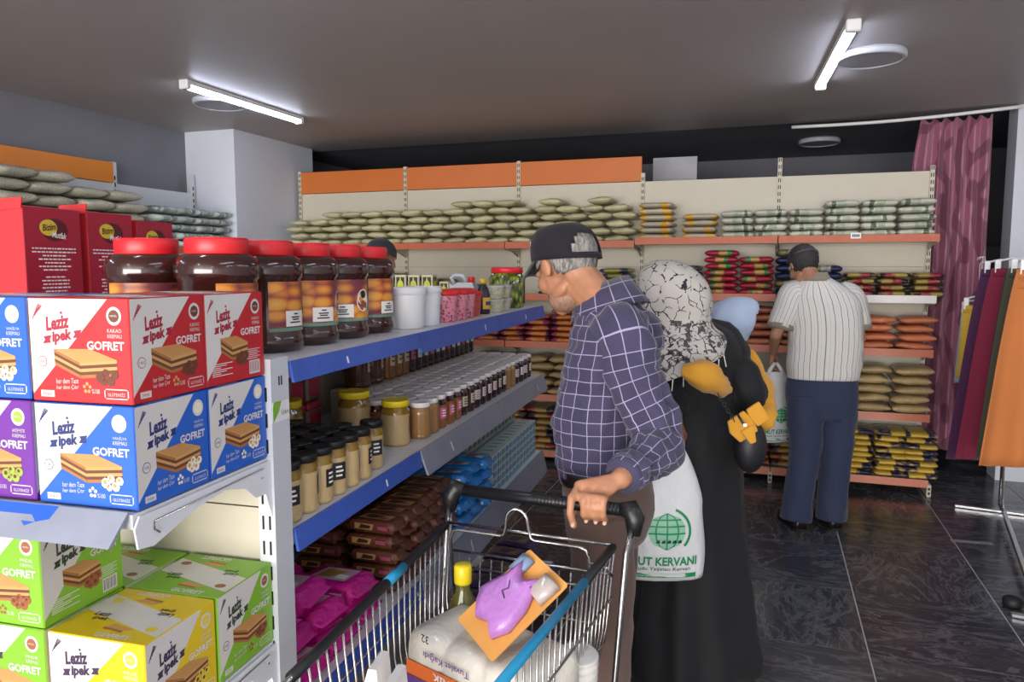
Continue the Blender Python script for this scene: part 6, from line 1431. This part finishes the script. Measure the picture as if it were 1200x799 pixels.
for q, s2 in (('L', 1), ('R', 2)):
    h_, k_, a_ = J['hip'+q], J['kn'+q], J['an'+q]; sleeve(tr, [h_+V(0, 0, .0), h_*.6+k_*.4, k_, k_*.5+a_*.5, V(a_.x, a_.y, .05)], [.108, .104, .09, .085, .09], L, 28, 8, .010, 12, 6+s2, side=fw)
obj('trousers', tr, m_nv, st)
for q in 'LR': shoe(st, J['an'+q], J['foot'], L, M('shoe_black', '#1a1819', .35), M('sole_dark', '#0f0f10', .7), 1.0)
P = pd(909, 424, 4.70); carrier('carrier_bag', 'white plastic carrier bag held by the man in striped shirt', V(P.x, P.y, .93), pd(909, 519, 4.70).z, .24, .07, PSI+.1, None, 'carrier bags')
# ================================================================== man behind the chocolate jars
P = pd(447, 303, 4.75); L = V(P.x, P.y, 0)
fm = thing('person', 'man in dark cap and green shirt behind the chocolate jars', 'person', L)
fw = V(.25, .97, 0).normalized(); sd = V(fw.y, -fw.x, 0); o = P
hd = V(P.x, P.y, P.z); hb = basis(math.radians(-35), math.radians(15), 0); A = lambda x, y, z: V(P.x, P.y, 0)+sd*x+fw*y+V(0, 0, z)
J = dict(head=hd, HB=hb, neck=A(0, -.05, 1.45), hip=A(0, -.05, .93), fwd=fw, foot=fw, shL=A(-.17, -.05, 1.38), elL=A(-.22, -.02, 1.12), wrL=A(-.15, .18, 1.1), shR=A(.17, -.05, 1.38), elR=A(.22, -.02, 1.12), wrR=A(.15, .18, 1.1), hipL=A(-.09, -.05, .9), knL=A(-.1, -.04, .49), anL=A(-.1, -.06, .07), hipR=A(.09, -.05, .9), knR=A(.1, -.04, .49), anR=A(.1, -.06, .07))
body_mesh(fm, L, J, hb, skin_mat('skin_tan', '#b58468'), .008, .95, [relaxed('L', fw, (0, 0, 1), -1, .6), relaxed('R', fw, (0, 0, 1), 1, .6)])
eyes(fm, hd, hb, .95, L)
mb = shell(hd, hb, .98, L, lambda x, y, z: z > .03, (.086, .104, .100), nz=0); c_ = solid(obj('cap', mb, cloth('cap_slate', '#2c3038'), fm), .004)
mb = shell(hd, hb, .97, L, lambda x, y, z: y < -.005 and z > -.055 and z < .05, (.082, .1, .095), nz=.04); solid(obj('hair', mb, hair_mat('hair_dark', '#1c1a1e', '#3c3838'), fm), .004)
sh = MB(); loft(sh, [sec(A(0, -.05, .9), .18, .115, sd, fw), sec(A(0, -.05, 1.15), .185, .12, sd, fw), sec(A(0, -.05, 1.33), .19, .115, sd, fw), sec(A(0, -.05, 1.42), .13, .085, sd, fw), sec(A(0, -.045, 1.475), .065, .062, sd, fw)], L, 40, 5, .006, 14, 8)
for q in 'LR': sleeve(sh, [J['sh'+q]*.7+J['neck']*.3, J['sh'+q], J['el'+q], J['wr'+q]], [.07, .075, .06, .045], L, 20, 6, .008, 18, 3)
obj('shirt', sh, cloth('shirt_green', '#2c4038'), fm)
tr = MB(); loft(tr, [sec(A(0, -.05, .78), .16, .09, sd, fw), sec(A(0, -.05, .88), .17, .105, sd, fw), sec(A(0, -.05, .96), .165, .105, sd, fw)], L, 36, 3, .004)
for q in 'LR': sleeve(tr, [J['hip'+q], J['kn'+q], J['an'+q]], [.09, .075, .068], L, 22, 8, .007, 12, 2, side=fw)
obj('trousers', tr, cloth('trousers_grey', '#3a3a40'), fm)
for q in 'LR': shoe(fm, J['an'+q], fw, L, M('shoe_black', '#1a1819', .35), M('sole_dark', '#0f0f10', .7))
# ------------------------------------------------------------------ skirt rack at the right
RA = Vector((1.17, 3.72, 1.60)); RB = Vector((1.44, 5.36, 1.60)); rd = (RB-RA).normalized(); rn = Vector((rd.y, -rd.x, 0))
t = thing('clothes_rack', 'chrome clothes rack with skirts at the right picture edge', 'rack', (RA.x, RA.y, 0), math.atan2(-rd.x, rd.y))
Lr = (RB-RA).length
b = MB(); b.tube([(0, -.05, 1.60), (0, Lr+.03, 1.60)], .012, 10); obj('top_bar', b, m_chrome, t)
for y in (0, Lr):
    b = MB(); b.tube([(0, y, 1.60), (0, y, .05)], .013, 10); obj('leg', b, m_chrome, t)
    b = MB(); b.box(-.25 if y else -.10, .27, y-.012, y+.012, .0, .022, bev=.005); obj('foot', b, m_chrome, t)
    b = MB(); b.tube([(0, y, .45), (.0, y+(.12 if y == 0 else -.12), .1), (0, y+(.2 if y == 0 else -.2), .07)], .007, 8); obj('brace', b, m_chrome, t)
b = MB(); b.box(-.012, .012, 0, Lr, .05, .075, bev=.003); obj('lower_bar', b, m_chrome, t)
m_hang = M('hanger_plastic', '#dedede', .3)
def skirt(name, s, top_w, bot_w, top_z, bot_z, hexc, label, ruffle=False, swing=0, thick=.03, off=0):
    C = RA+rd*(s*Lr)+rn*off
    rz = math.atan2(-rd.x, rd.y)
    h_ = thing('hanger', 'white clip hanger holding the '+label.split(' ')[0]+' garment', 'hanger', (C.x, C.y, 0), rz, 'clip hangers on the rack')
    b = MB(); b.tube([(-top_w*.9, 0, top_z+.035), (-top_w*.5, 0, top_z+.05), (0, 0, top_z+.055), (top_w*.5, 0, top_z+.05), (top_w*.9, 0, top_z+.035)], .006, 8); b.tube([(0, 0, top_z+.05), (0, 0, 1.575), (.016, 0, 1.595), (.012, 0, 1.616), (-.01, 0, 1.616), (-.016, 0, 1.60)], .0025, 6); obj('hook_bar', b, m_hang, h_)
    for q in (-1, 1):
        b = MB(); b.box(q*top_w*.85-.014, q*top_w*.85+.014, -.012, .012, top_z-.025, top_z+.045, bev=.003); obj('clip', b, m_hang, h_)
    t = NT('cloth_'+name+hexc[1:]); co = t.coord(); t.set(Base_Color=t.ramp(t.noise(co, 3, 3).outputs[0], [(.3, tuple(x*.92 for x in srgb(hexc)[:3])+(1,)), (.7, srgb(hexc))]), Roughness=.85, Sheen_Weight=.2); t.bump(t.noise(co, 400, 2).outputs[0], .15, .001)
    o = thing(name, label, 'skirt' if name == 'skirt' else 'garment', (C.x, C.y, 0), rz, 'garments on the rack')
    rs = []; n = 64; K = 16
    for k in range(K+1):
        f = k/K; z = top_z-(top_z-bot_z)*f; wd = top_w+(bot_w-top_w)*f**.8; th = thick*(.5+f*1.2)
        rs.append([(wd*math.cos(2*math.pi*i/n)+swing*f, (th*math.sin(2*math.pi*i/n))*(1+.35*f*math.sin(i*.9))+.012*f*math.sin(i*.55+1), z-.015*f*math.cos(2*math.pi*i/n*2)) for i in range(n)])
    b = MB(); b.rings(rs, cap0=False, cap1=False); ob = obj('cloth', b, t.m, o); ob.modifiers.new('s', 'SOLIDIFY').thickness = .002
    b = MB(); b.rings([[(top_w*1.015*math.cos(2*math.pi*i/n), thick*.58*math.sin(2*math.pi*i/n)*(1+.12*(i % 2)), top_z-.002-q*.022) for i in range(n)] for q in range(3)], cap0=False, cap1=False)
    obj('waistband', b, t.m, o).modifiers.new('s', 'SOLIDIFY').thickness = .003
    if ruffle:
        b = MB(); b.rings([[((top_w*1.02)*math.cos(2*math.pi*i/n), thick*(.62+.1*q)*math.sin(2*math.pi*i/n)*(1+.22*(i % 2)), top_z-.05-q*.02) for i in range(n)] for q in range(3)], cap0=False, cap1=False); obj('gathers', b, t.m, o).modifiers.new('s', 'SOLIDIFY').thickness = .002
skirt('skirt', .17, .15, .255, 1.545, .62, '#c07238', 'orange gathered skirt nearest on the rack', True, off=.02)
skirt('skirt', .30, .15, .24, 1.55, .60, '#4a4a36', 'olive skirt hanging behind the orange one', off=.005)
skirt('skirt', .38, .14, .22, 1.545, .62, '#262630', 'black skirt between olive and crimson ones', off=.0)
skirt('skirt', .50, .15, .27, 1.55, .52, '#821a3a', 'crimson skirt hanging behind the black one', off=-.035)
skirt('skirt', .64, .15, .275, 1.545, .46, '#4c1c48', 'purple skirt hanging behind the crimson one', off=-.065)
skirt('blouse', .80, .08, .10, 1.33, .9, '#d8b23a', 'yellow garment showing a sliver behind the purple skirt', off=-.20)
skirt('shirt', .90, .08, .10, 1.30, .85, '#9db8d6', 'blue garment farthest back on the rack', off=-.20)
# strips of tape on the floor tiles
m_tape = M('worn_tape', '#8b8b88', .5, var=.25, vscale=60)
for k, (pa, pb_, lab) in enumerate([((1114, 633), (1163, 637), 'worn pale tape strip stuck on the dark floor tiles')]):
    A, B_ = on_z(*pa, .001), on_z(*pb_, .001); d = (B_-A); n_ = Vector((-d.y, d.x, 0)).normalized()*.022
    b = MB(); b.add([A-n_, B_-n_, B_+n_, A+n_, A-n_+Vector((0, 0, .0008)), B_-n_+Vector((0, 0, .0008)), B_+n_+Vector((0, 0, .0008)), A+n_+Vector((0, 0, .0008))], [(3, 2, 1, 0), (4, 5, 6, 7), (0, 1, 5, 4), (1, 2, 6, 5), (2, 3, 7, 6), (3, 0, 4, 7)])
    tag(obj('floor_tape', b, m_tape), lab, 'tape')
b = MB(); P = on_z(1180, 710, 0); b.lathe([(.035, 0), (.04, .01), (.04, .035), (.03, .045), (.012, .05)], 16); tag(obj('caster_stop', b, M('rubber_black', '#161616', .6), None, (P.x+.02, P.y, .0005)), 'black rubber stop on the floor at the right edge', 'stopper')
